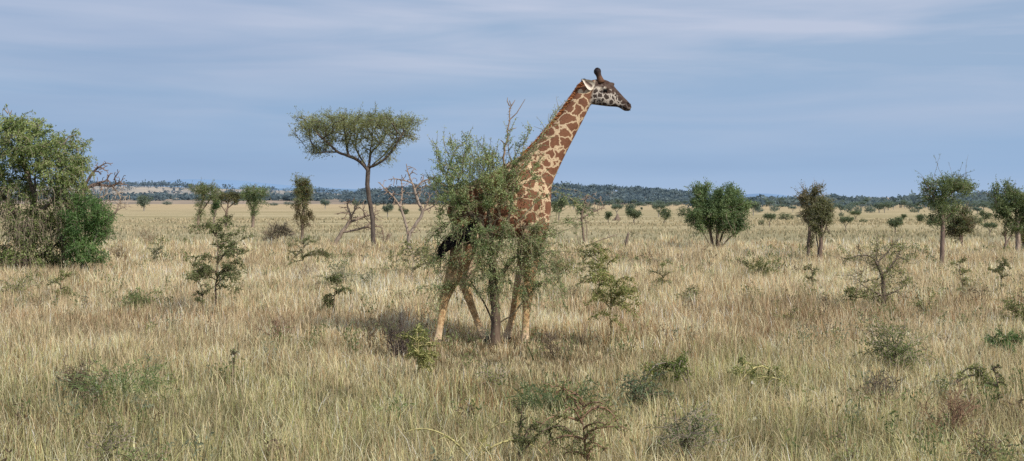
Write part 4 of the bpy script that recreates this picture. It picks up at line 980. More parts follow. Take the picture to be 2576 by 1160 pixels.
tree('round_tree', 'green round crowned tree with a straight bare foot, third of the middle distance trees', 'tree', S,
     [[(636, 574, 0), (637, 550, 0), (637, 525, 0), (640, 500, 0)], [(637, 525, 0), (620, 500, 0)], [(637, 522, 0), (656, 498, 0)]], [(640, 483, 38, 18, 1, 36), (636, 505, 26, 18, .5, 25), (638, 530, 17, 16, .3, 16)], 420, .19, .12, .013, 554,
     leaf=[dict(n=5200, L=.14, W=.045, spread=.12, pal=[(.10, .145, .08), (.145, .205, .10), (.20, .26, .13)], max_acc=5, cluster=4, gap_scale=.8, gaps=.06)], shoot=[dict(n=120, length=.5, pal=P_L, wcol=BARK_GREY, L=.12, W=.04, leaf_per_m=16, up=.2, out=1, r=.012, droop=.2)], col=(.2, .155, .125), gnarl=.4)
S = Spot(760, 608)
tree('narrow_tree', 'narrow upright tree, feathery green above and brown below, left of the umbrella acacia', 'tree', S,
     [[(760, 610, 0), (760, 580, 0), (762, 550, 0), (764, 520, 0), (762, 490, 0), (766, 465, 0)], [(762, 545, 0), (745, 525, 0)], [(762, 550, 0), (780, 532, 0)]], [(764, 478, 24, 26, 1, 22), (758, 515, 24, 22, .6, 22), (764, 550, 25, 26, .6, 24), (752, 460, 14, 14, .25, 12)], 460, .15, .085, .011, 555,
     leaf=[dict(n=2700, L=.12, W=.032, spread=.10, pal=[(.12, .155, .075), (.17, .205, .10)], max_acc=4, cluster=4, zmin=2.1), dict(n=3600, L=.11, W=.042, spread=.08, pal=[(.17, .13, .075), (.14, .135, .07), (.20, .155, .09)], max_acc=4, cluster=4, gaps=.1)],
     shoot=[dict(n=120, length=.5, pal=[(.13, .17, .08), (.18, .215, .11)], wcol=BARK_GREY, L=.1, W=.03, leaf_per_m=20, up=.6, out=.8, r=.01, droop=.5, sel=lambda p: p[:, 2] > 2.1), dict(n=90, length=.4, pal=G_DRY, wcol=(.2, .15, .12), L=.09, W=.03, leaf_per_m=14, up=-.1, out=1, r=.01, sel=lambda p: p[:, 2] < 2.1)], col=(.15, .115, .09), gnarl=.4)
S = Spot(700, 606)
tree('dry_bush', 'round dome of dry grey brown twigs, left of the narrow upright tree', 'bush', S,
     [[(700, 608, 0), (700, 595, 0)], [(698, 606, 0), (680, 592, 0)], [(702, 606, 0), (722, 592, 0)], [(690, 606, 0), (672, 600, 0)]], [(702, 582, 32, 18, 1, 32), (690, 590, 30, 12, .4, 28)], 600, .10, .05, .010, 556,
     leaf=[dict(n=1500, L=.07, W=.025, spread=.06, pal=[(.16, .13, .10), (.2, .165, .12), (.13, .125, .075)], max_acc=4)], shoot=[dict(n=500, length=.35, pal=G_DRY, wcol=(.24, .19, .155), L=.06, W=.02, leaf_per_m=4, up=.3, out=1, r=.009)], col=(.2, .155, .13), tipcol=(.24, .19, .155), gnarl=.5)
S = Spot(967, 612)
tree('dry_bush', 'little brown leafless bush right beside the umbrella acacia trunk', 'bush', S,
     [[(966, 614, 0), (966, 600, 0)], [(967, 612, 0), (976, 598, 0)]], [(966, 595, 15, 17, 1, 14)], 160, .10, .04, .009, 557, leaf=[dict(n=150, L=.06, W=.02, spread=.04, pal=[(.22, .15, .11), (.2, .16, .12)], max_acc=4)], shoot=[dict(n=120, length=.3, pal=G_DRY, wcol=(.26, .185, .145), L=.06, W=.02, leaf_per_m=0, up=.4, out=1, r=.008)], col=(.2, .155, .13), tipcol=(.27, .2, .16), gnarl=.5)
# ------------------------------------------------------------------ small trees far out on the plain
def far_proto(kind, seed, hazy):
    """unit-height crown and trunk meshes; hazy 0..1 picks a bluer, paler foliage for greater distances"""
    rng = rng_(seed); W = Geo(); Lf = Geo()
    if kind == 'round':   ells = [(0, .62, .40, .30, .40, 1), (-.2, .5, .22, .22, .25, .4), (.2, .72, .22, .2, .25, .4)]
    elif kind == 'flat':  ells = [(0, .78, .62, .14, .5, 1), (-.3, .70, .3, .14, .3, .5), (.3, .72, .3, .12, .3, .5)]
    elif kind == 'tall':  ells = [(0, .70, .24, .28, .24, 1), (.05, .42, .18, .2, .2, .5)]
    elif kind == 'bush':  ells = [(0, .45, .6, .42, .5, 1), (-.35, .35, .35, .32, .35, .5), (.38, .4, .32, .32, .35, .5)]
    elif kind == 'split': ells = [(-.18, .75, .25, .20, .3, 1), (.22, .62, .26, .22, .3, .8), (0, .45, .25, .15, .2, .3)]
    att = sample_ells(ells, 170, rng); att[:, 2] = np.maximum(att[:, 2], .1)
    lines = [[(0, 0, 0), (.01, 0, .15), (-.02, 0, .32), (0, 0, .45)]] if kind != 'bush' else [[(0, 0, 0), (0, 0, .2)]]
    if kind in ('split', 'flat'): lines.append([(-.02, 0, .3), (-.15, .03, .5), (-.22, .0, .62)]); lines.append([(0, 0, .35), (.13, -.03, .52), (.22, 0, .64)])
    P, par, nl = skeleton(lines, att, .065, .33, .10, rng, gnarl=.35)
    r, ch, acc = radii(P, par, .006, .032)
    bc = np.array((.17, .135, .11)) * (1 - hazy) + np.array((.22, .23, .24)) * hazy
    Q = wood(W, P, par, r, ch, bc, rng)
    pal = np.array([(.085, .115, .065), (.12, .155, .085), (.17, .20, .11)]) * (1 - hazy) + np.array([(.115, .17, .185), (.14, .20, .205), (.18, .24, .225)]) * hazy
    foliage(Lf, Q, par, r, acc, rng, 1300, .085, .04, .055, pal, max_acc=6, cluster=4, gap_scale=.3, seed=seed, gaps=.08)
    return W.mesh('trunk', M_BARK, True), Lf.mesh('crown', M_LEAF)
PROTO = {}
for k_, kind in enumerate(('round', 'flat', 'tall', 'bush', 'split')):
    for hz_i, hz_ in enumerate((.12, .5, .85)):
        for v_ in range(2): PROTO[(kind, hz_i, v_)] = far_proto(kind, 700 + k_ * 10 + v_, hz_)
n_far = 0
def far_tree(kind, x, yb, top, w, label, hz_i=None, group=None, mirror=False, v_=None):
    global n_far
    Y = depth(yb); s = Y / F; h = (yb - top) * s * 1.12; base_w = {'round': .85, 'flat': 1.2, 'tall': .52, 'bush': 1.25, 'split': .95}[kind]
    sx = w * s / (base_w * h)
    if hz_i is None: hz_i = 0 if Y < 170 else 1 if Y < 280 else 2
    name = {'round': 'round_tree', 'flat': 'umbrella_acacia', 'tall': 'slender_tree', 'bush': 'bush', 'split': 'forked_tree'}[kind]
    cat = 'bush' if kind == 'bush' else 'tree'
    root = thing(name, label, cat, ((x - 1288) * s, Y, 0), group)
    root.scale = (h * sx * (-1 if mirror else 1), h * min(max(sx, .7), 1.4), h); root.rotation_euler = (0, 0, 0)
    tm, cm = PROTO[(kind, hz_i, (n_far % 2) if v_ is None else v_)]; n_far += 1
    for nm, me in (('trunk', tm), ('crown', cm)):
        o = bpy.data.objects.new(nm, me); COL.objects.link(o); o.parent = root
FT = [
 ('round', 362, 531, 492, 38, 'small dark round tree alone on the plain, right of the grey dead shrub'),
 ('round', 818, 526, 502, 26, 'tiny round tree just right of the narrow upright tree, before the wooded belt'),
 ('split', 895, 530, 505, 20, 'tiny grey tree seen through the twigs left of the umbrella acacia trunk'),
 ('round', 975, 546, 514, 30, 'small rounded tree between the umbrella acacia trunk and the upright dead tree'),
 ('bush', 950, 518, 511, 12, 'tiny dark bush beside the umbrella acacia trunk at the far edge of the plain'),
 ('split', 1016, 549, 523, 28, 'small tree seen between the boughs of the upright dead tree'),
 ('bush', 1060, 532, 522, 16, 'low bush right of the upright dead tree on the far plain'),
 ('split', 1406, 556, 500, 44, 'grey green tree directly right of the giraffe chest'),
 ('round', 1465, 552, 512, 36, 'green tree showing behind the bare twisted shrub'),
 ('bush', 1488, 534, 520, 24, 'low bush behind the right twigs of the bare twisted shrub'),
 ('tall', 1530, 560, 534, 18, 'small narrow tree immediately left of the termite mound'),
 ('flat', 1552, 544, 516, 34, 'dark flat topped tree above the termite mound, left one of an overlapping pair'),
 ('round', 1586, 541, 513, 30, 'round tree behind and above the grey green tree, right one of an overlapping pair'),
 ('round', 1595, 564, 526, 42, 'broad round tree in the middle of the plain, right of the termite mound'),
 ('tall', 1614, 530, 522, 6, 'tiny dark sapling standing alone above the broad round tree'),
 ('flat', 1657, 546, 514, 40, 'flat topped acacia behind the yellowish round tree, halfway to the big bushy tree'),
 ('round', 1673, 563, 525, 34, 'yellowish round tree in front of a flat acacia, left of the big bushy tree'),
 ('bush', 1728, 549, 519, 50, 'grey bush half hidden behind the left side of the big bushy tree'),
 ('flat', 1895, 543, 508, 40, 'flat acacia just right of the big bushy tree'),
 ('bush', 1915, 567, 553, 16, 'low dark bush touching the left of the umbrella shaped tree'),
 ('flat', 1936, 572, 538, 36, 'dark umbrella shaped tree on the plain, between the bushy tree and the twin trunks'),
 ('bush', 1977, 555, 535, 40, 'wide dark bush on the plain left of the twin trunks'),
 ('bush', 2009, 547, 539, 12, 'tiny dark bush directly left of the twin trunks'),
 ('flat', 2128, 583, 547, 38, 'small flat acacia with a clear trunk, right of the twin trunks'),
 ('bush', 2116, 545, 533, 14, 'tiny bush high on the plain right of the twin trunks'),
 ('flat', 2152, 556, 532, 32, 'pale flat acacia farther off behind the small acacia with the clear trunk'),
 ('bush', 2171, 561, 550, 22, 'low round dark bush right of the small acacia with the clear trunk'),
 ('round', 2252, 588, 547, 40, 'leaning round tree above the bare thorn tree in the grass'),
 ('tall', 2273, 556, 540, 14, 'little egg shaped tree above right of the leaning round tree'),
 ('tall', 2315, 562, 541, 20, 'small upright tree just left of the tall feathery acacia'),
 ('bush', 2338, 566, 555, 20, 'low grey bush at the left foot of the tall feathery acacia crown'),
 ('flat', 2490, 594, 562, 44, 'dark flat acacia with a short trunk, left of the broad tree at the right edge'),
 ('bush', 2452, 566, 538, 40, 'grey green bush right behind the round brownish tree'),
 ('split', 2478, 563, 532, 34, 'open pale tree between the grey green bush and the broad tree'),
 ('bush', 2190, 532, 524, 18, 'small bush on the far slope over the low round dark bush'),
 ('flat', 2225, 536, 512, 34, 'dark flat acacia at the edge of the wooded belt, over the leaning round tree'),
 ('bush', 2300, 535, 523, 26, 'low bush at the foot of the wooded belt left of the tall feathery acacia'),
 ('split', 1443, 527, 505, 26, 'small tree at the plain edge between giraffe and the bare twisted shrub'),
 ('bush', 420, 516, 505, 26, 'dark bush at the plain edge right of the small lone dark tree'),
 ('bush', 590, 517, 506, 18, 'bush at the plain edge behind the gap between the forked and round crowned trees'),
 ('bush', 690, 518, 509, 22, 'low bush at the plain edge right of the third middle distance tree'),
 ('bush', 725, 516, 507, 24, 'dark bush at the plain edge left of the narrow upright tree'),
]
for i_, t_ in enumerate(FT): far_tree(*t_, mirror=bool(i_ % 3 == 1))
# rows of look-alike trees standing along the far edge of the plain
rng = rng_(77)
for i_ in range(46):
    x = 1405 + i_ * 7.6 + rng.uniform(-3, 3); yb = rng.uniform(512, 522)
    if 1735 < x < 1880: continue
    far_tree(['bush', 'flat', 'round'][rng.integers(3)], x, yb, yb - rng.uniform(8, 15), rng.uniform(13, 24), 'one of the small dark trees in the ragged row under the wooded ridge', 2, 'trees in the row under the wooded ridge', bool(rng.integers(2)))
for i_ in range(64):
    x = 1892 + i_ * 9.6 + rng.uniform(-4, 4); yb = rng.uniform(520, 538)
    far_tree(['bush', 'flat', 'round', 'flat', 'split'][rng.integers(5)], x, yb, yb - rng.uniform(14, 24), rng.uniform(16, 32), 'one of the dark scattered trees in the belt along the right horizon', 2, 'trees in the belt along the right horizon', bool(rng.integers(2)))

# ------------------------------------------------------------------ far woods that read as one mass
def wood_belt(name, label, rows, hazy, seed, nq=46, trunk=True, dark=1.0):
    """rows: (x0, x1, ground row function, depth range, tree height range in m, count, z function)"""
    rng = rng_(seed); G = Geo()
    c0 = np.array([(.085, .12, .085), (.115, .15, .10), (.15, .18, .115)]) * (1 - hazy) + np.array([(.125, .185, .25), (.15, .21, .27), (.175, .24, .285)]) * hazy  # distance haze is mixed into the foliage colour
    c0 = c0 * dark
    for x0, x1, Y0, Y1, h0, h1, n, zf in rows:
        Yt = rng.uniform(Y0, Y1, n); xx = rng.uniform(x0, x1, n); X = (xx - 1288) / F * Yt; z = np.array([zf(a, b_) for a, b_ in zip(xx, Yt)])
        h = rng.uniform(h0, h1, n) * np.where(rng.random(n) < .12, 1.35, 1); wdt = h * rng.uniform(.45, .95, n)
        d = unit(rng.normal(size=(n, nq, 3))) * (rng.random((n, nq, 1)) ** .4)
        pos = np.stack([X[:, None] + d[..., 0] * wdt[:, None], Yt[:, None] + d[..., 1] * wdt[:, None], z[:, None] + h[:, None] * (.62 + .36 * d[..., 2])], -1).reshape(-1, 3)
        L_ = np.repeat(h * .42, nq); tone = np.repeat(rng.random(n), nq) * .7 + rng.random(n * nq) * .3; k = np.minimum((tone * 3).astype(int), 2)
        dr = rng.normal(size=(n * nq, 3)) * np.array([1, 1, .55])
        G.leaves(pos, dr, L_ * rng.uniform(.6, 1.2, n * nq), L_ * .55, c0[k] * rng.uniform(.8, 1.2, n * nq)[:, None], rng)
        if trunk:
            for a in range(n): G.tube(np.array([(X[a], Yt[a], z[a] - .2), (X[a], Yt[a], z[a] + h[a] * .5)]), np.array([.05, .035]) * h[a], 3, c0[0] * .8)
    o = G.build(name, M_FAR); o['kind'] = 'stuff'; o['label'] = label; o['category'] = 'woodland'
    return o

# hills: each a real ridge with a front slope, a crest and a back slope
def hill_mat(name, c_a, c_b, scale, patches=None):
    m, nt, out = new_mat(name); tc = nd(nt, 'ShaderNodeTexCoord'); mp = nd(nt, 'ShaderNodeMapping'); mp.inputs['Scale'].default_value = (1, 1, 2.5); nt.links.new(tc.outputs['Object'], mp.inputs[0])
    n = nd(nt, 'ShaderNodeTexNoise'); n.inputs['Scale'].default_value = scale; n.inputs['Detail'].default_value = 6; n.inputs['Roughness'].default_value = .65; nt.links.new(mp.outputs[0], n.inputs['Vector'])
    r = nd(nt, 'ShaderNodeMapRange'); r.inputs[1].default_value = .40; r.inputs[2].default_value = .62; nt.links.new(n.outputs[0], r.inputs[0])
    x = nd(nt, 'ShaderNodeMix', data_type='RGBA'); nt.links.new(r.outputs[0], x.inputs[0]); x.inputs[6].default_value = (*c_a, 1); x.inputs[7].default_value = (*c_b, 1)
    p = nd(nt, 'ShaderNodeBsdfPrincipled'); p.inputs['Roughness'].default_value = 1; p.inputs['Specular IOR Level'].default_value = 0; nt.links.new(x.outputs[2], p.inputs['Base Color']); nt.links.new(p.outputs[0], out.inputs[0]); return m
def prof(pts):
    a = np.array(pts, float); return lambda x: np.interp(x, a[:, 0], a[:, 1])
def hill(name, label, D, width, top, mat, seed, x0=-900, x1=3500, rough=0.0, skirt=None):
    """top: crest row as a function of x; the crest stands at distance D, the slopes run width in front and behind"""
    G = Geo(); xs = np.linspace(x0, x1, 240); f = np.linspace(-1, 1, 17); xx, ff = np.meshgrid(xs, f)
    crest = np.maximum(EYE - (top(xs) - HZ) / F * D, -.5); prf = (np.cos(f * math.pi) * .5 + .5) ** .85
    Y = D + ff * width; X = (xx - 1288) / F * D; Z = -0.6 + (crest + .6)[None, :] * prf[:, None]
    if rough: Z = Z + rough * prf[:, None] * (noise2(X.ravel() / (width * .35), Y.ravel() / (width * .35), seed).reshape(X.shape) - .5)
    idx = np.arange(X.size).reshape(X.shape); q = np.stack([idx[:-1, :-1], idx[:-1, 1:], idx[1:, 1:], idx[1:, :-1]], -1).reshape(-1, 4)
    G.add(np.stack([X, Y, Z], -1).reshape(-1, 3), q); o = G.build(name, mat, None, True); o['kind'] = 'structure'
    def zf(x, Yt):
        c = max(EYE - (float(top(x * 1.0)) - HZ) / F * D, -.5); t = max(-1, min(1, (Yt - D) / width)); return max(0.0, -0.6 + (c + .6) * (math.cos(t * math.pi) * .5 + .5) ** .85)
    return zf
MH_HAZE = hill_mat('far_hazy_hill', (.165, .265, .42), (.19, .29, .44), .0006)  # blue of hill and plain is aerial haze painted into base colour
MH_PLAIN = hill_mat('far_hazy_plain', (.115, .20, .32), (.155, .245, .355), .004)
MH_TAN = hill_mat('tan_slope', (.24, .245, .245), (.375, .335, .285), .02)  # tan greyed towards blue, distance haze put into the colour
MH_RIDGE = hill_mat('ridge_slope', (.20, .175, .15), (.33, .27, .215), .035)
top_mesa = prof([(-900, 500), (300, 500), (395, 473), (425, 458), (450, 452), (480, 451), (545, 452), (600, 454), (660, 460), (720, 466), (790, 470), (860, 474), (1000, 480), (1300, 492), (1500, 498), (1860, 498), (1880, 491), (1905, 486), (1935, 488), (1960, 498), (3500, 500)])
hill('hill', 'mesa', 9000, 1200, top_mesa, MH_HAZE, 1)
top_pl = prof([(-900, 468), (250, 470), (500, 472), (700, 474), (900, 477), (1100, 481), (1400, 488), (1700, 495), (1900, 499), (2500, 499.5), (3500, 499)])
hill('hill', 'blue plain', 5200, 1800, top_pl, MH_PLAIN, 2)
top_tan = prof([(-900, 466), (250, 468), (330, 469), (420, 470), (500, 474), (620, 478), (720, 480), (800, 484), (900, 491), (960, 497), (1100, 499.5), (2380, 500), (2440, 492), (2520, 486), (2700, 484), (3500, 484)])
z_tan = hill('hill', 'tan', 1500, 420, top_tan, MH_TAN, 3, rough=1.0)
top_rdg = prof([(-900, 500), (880, 499), (930, 490), (980, 484), (1080, 479), (1250, 474), (1400, 475), (1480, 478), (1600, 484), (1700, 491), (1760, 496), (1850, 499), (3500, 500)])
z_rdg = hill('hill', 'ridge', 640, 170, top_rdg, MH_RIDGE, 4, rough=.6)
z0 = lambda a, b_: 0.0
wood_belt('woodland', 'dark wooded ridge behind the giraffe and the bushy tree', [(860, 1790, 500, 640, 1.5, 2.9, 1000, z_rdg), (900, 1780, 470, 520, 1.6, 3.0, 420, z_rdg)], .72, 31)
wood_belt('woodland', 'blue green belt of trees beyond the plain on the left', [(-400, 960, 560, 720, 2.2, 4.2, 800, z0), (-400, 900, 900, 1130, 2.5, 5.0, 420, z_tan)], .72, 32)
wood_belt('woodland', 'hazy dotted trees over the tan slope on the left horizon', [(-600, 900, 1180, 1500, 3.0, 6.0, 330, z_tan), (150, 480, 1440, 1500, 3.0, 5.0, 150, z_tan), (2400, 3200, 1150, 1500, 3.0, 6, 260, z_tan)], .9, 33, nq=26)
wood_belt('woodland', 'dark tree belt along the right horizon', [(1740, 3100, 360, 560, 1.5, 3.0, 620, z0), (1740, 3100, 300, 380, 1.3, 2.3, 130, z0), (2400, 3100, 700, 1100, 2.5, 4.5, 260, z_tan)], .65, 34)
# termite mound
S = Spot(1553, 555); G = Geo(); h_ = 17 * S.s; pts = np.array([(0, 0, -.02), (-.02, 0, .25), (.03, 0, .55), (.05, .02, .85), (.06, .02, 1.0)]) * h_
G.tube(pts, np.array([.48, .40, .28, .16, .04]) * h_, 10, (.17, .13, .105), cap=True); G.tube(np.array([(-.5, 0, -.02), (-.45, 0, .15), (-.4, 0, .22)]) * h_, np.array([.3, .2, .05]) * h_, 8, (.2, .155, .12), cap=True)
o = G.build('termite_mound', M_BARK, None, True); o.location = S.loc; o['label'] = 'small dark pointed termite mound on the plain right of a narrow tree'; o['category'] = 'termite mound'
# ------------------------------------------------------------------ saplings, shrubs and herbs in the grass
PA_ACA = [(.13, .155, .065), (.20, .23, .095), (.29, .31, .145)]      # thorn saplings
PA_DK = [(.095, .115, .055), (.145, .175, .08), (.21, .235, .115)]
PA_YG = [(.155, .18, .065), (.23, .255, .095), (.31, .325, .14)]
PA_GR = [(.12, .175, .075), (.18, .24, .10), (.26, .31, .145)]
PA_GY = [(.14, .17, .105), (.19, .22, .14), (.26, .29, .19)]
PA_BR = [(.15, .11, .07), (.21, .155, .095), (.17, .15, .08)]
W_BR = (.15, .115, .085); W_YE = (.40, .36, .17); W_GY = (.26, .22, .18); W_RD = (.22, .14, .095)

def limb(W, Lf, p0, d, ln, r, rng, wc, pal, lpm, L, wd, curl=0.0, sub=0, subl=.4, wig=.12, clump=1.0, n=8, lead=0.0, flat=.6, up=.15):
    d = unit(np.asarray(d, float)); pts = [np.asarray(p0, float)]
    for s_ in range(n):
        d = unit(d + rng.normal(0, wig, 3) + np.array([0, 0, curl / n * (s_ + .5)])); pts.append(pts[-1] + d * ln / n)
    pts = np.array(pts); pts[:, 2] = np.maximum(pts[:, 2], .015)
    W.tube(pts, np.linspace(r, max(r * .3, .002), n + 1), 4 if r > .008 else 3, wc)
    q_ = int(lpm * ln * (1 - lead))
    if q_ > 0:
        t_ = (lead + (1 - lead) * rng.random(q_)) * n * .999; a = t_.astype(int); pos = pts[a] + (pts[a + 1] - pts[a]) * (t_ - a)[:, None] + rng.normal(0, L * .35 * clump, (q_, 3))
        dr = rng.normal(size=(q_, 3)) * np.array([1, 1, flat]) + np.array([0, 0, .25]); Lf.leaves(pos, dr, L * rng.uniform(.6, 1.35, q_), wd * rng.uniform(.7, 1.3, q_), leaf_colours(pos, pal, rng, .25, 5), rng)
    for k in range(sub):
        t_ = (max(lead, .12) + (1 - max(lead, .12)) * rng.random()) * n * .98; a = int(t_); b0 = pts[a] + (pts[a + 1] - pts[a]) * (t_ - a); tg = unit(pts[a + 1] - pts[a])
        sd_ = unit(np.cross(tg, rng.normal(size=3))); sd_[2] *= flat
        limb(W, Lf, b0, tg * .6 + sd_ * .9 + np.array([0, 0, up]), ln * subl * rng.uniform(.5, 1.2) * (1 - .45 * t_ / n), r * .5, rng, wc, pal, lpm, L, wd, curl * .5, max(0, sub // 3 - 1) if sub > 5 else 0, .5, wig * 1.3, clump, 5, 0, flat, up)
    return pts

n_pl = 0
def plant(kind, name, label, x, yb, h, w, pal=PA_ACA, wc=W_BR, seed=0, lean=0.0, dens=1.0, L=.05, cat=None, group=None, dirs=None, n=None):
    global n_pl; n_pl += 1
    S = Spot(x, yb, F * (EYE - .22) / (yb - HZ)); S.zb = 0.0; H = h * S.s + .24; R = w * S.s * .56; L = L * (.74 if yb > 850 else 1.0); rng = rng_(9000 + seed + n_pl * 7); W = Geo(); Lf = Geo(); wd = L * .42
    root = thing(name, label, cat or {'sapling': 'sapling', 'shrub': 'shrub', 'dry': 'dry shrub', 'arch': 'shrub', 'herb': 'herb'}[kind], S.loc, group)
    if kind == 'sapling':
        m_ = 12; pts = np.array([(lean * H * (k / m_) ** 1.3, 0, H * k / m_) for k in range(m_ + 1)]) + np.cumsum(rng.normal(0, H * .012, (m_ + 1, 3)), 0) * np.array([1, 1, 0]); pts[0] = (0, 0, -.02)
        W.tube(pts, np.linspace(max(.012, H * .014), .004, m_ + 1), 5, wc)
        for k in range(n or 16):
            f = rng.uniform(.28, 1.0); a = f * m_ * .999; i = int(a); p0 = pts[i] + (pts[i + 1] - pts[i]) * (a - i); az = rng.choice([0, math.pi]) + rng.normal(0, .8)
            prof_ = math.sin(math.pi * min(1, (f - .15) / .95)) * .8 + .35; ln = R * prof_ * rng.uniform(.6, 1.25)
            limb(W, Lf, p0, (math.cos(az), math.sin(az), rng.uniform(.1, 1.3)), ln, .011, rng, wc, pal, 78 * dens, L, wd, curl=-.35, sub=6, subl=.45, flat=.85)
    elif kind == 'shrub':
        for k in range(n or 18):
            az = rng.uniform(0, 6.28); f = rng.random() ** .6; tgt = np.array([math.cos(az) * R * f, math.sin(az) * R * f, H * (1 - .45 * f * f) * rng.uniform(.75, 1.05)]); ln = np.linalg.norm(tgt) * 1.05
            limb(W, Lf, (rng.normal(0, .04), rng.normal(0, .04), 0), tgt * np.array([.8, .8, 1.15]), ln, .008, rng, wc, pal, 52 * dens, L, wd, curl=-.5, sub=7, subl=.42, lead=.22, flat=.8, up=.1)
    elif kind == 'dry':
        for k in range(n or 16):
            az = rng.uniform(0, 6.28); f = rng.random() ** .6; tgt = np.array([math.cos(az) * R * f, math.sin(az) * R * f, H * (1 - .4 * f * f) * rng.uniform(.7, 1.05)]); ln = np.linalg.norm(tgt) * 1.05
            limb(W, Lf, (rng.normal(0, .03), rng.normal(0, .03), 0), tgt, ln, .008, rng, wc, pal, 10 * dens, L, wd, curl=.1, sub=9, subl=.5, lead=.1, flat=1, up=.15, wig=.2)
    elif kind == 'arch':
        for (dx, up_, lf, curl) in dirs:
            limb(W, Lf, (0, 0, 0.1), (dx, rng.uniform(-.25, .1), up_ * 1.35), lf * S.s * 1.3, .013, rng, wc, pal, 130 * dens, L, wd, curl=curl, sub=int(18 * dens), subl=.2, lead=.12, flat=.8, up=.0, n=14, wig=.07)
    elif kind == 'herb':
        for k in range(n or 60):
            az = rng.uniform(0, 6.28); f = rng.random() ** .5; b0 = np.array([math.cos(az) * R * f * .7, math.sin(az) * R * f * .7, 0]); d = np.array([math.cos(az) * .7, math.sin(az) * .7, rng.uniform(.8, 1.8)])
            pts = limb(W, Lf, b0, d, H * rng.uniform(.6, 1.1), .004, rng, pal[0], pal, 0, L, wd, curl=-.5, n=5); q_ = 7; t_ = rng.integers(1, 6, q_)
            Lf.leaves(pts[t_] , rng.normal(size=(q_, 3)) + np.array([0, 0, .5]), L * 1.8 * rng.uniform(.6, 1.2, q_), L * .42, leaf_colours(pts[t_], pal, rng, .3, 7), rng)
    W.build('stem', M_BARK, root)
    if Lf.n: Lf.build('foliage', M_LEAF, root)
    return root

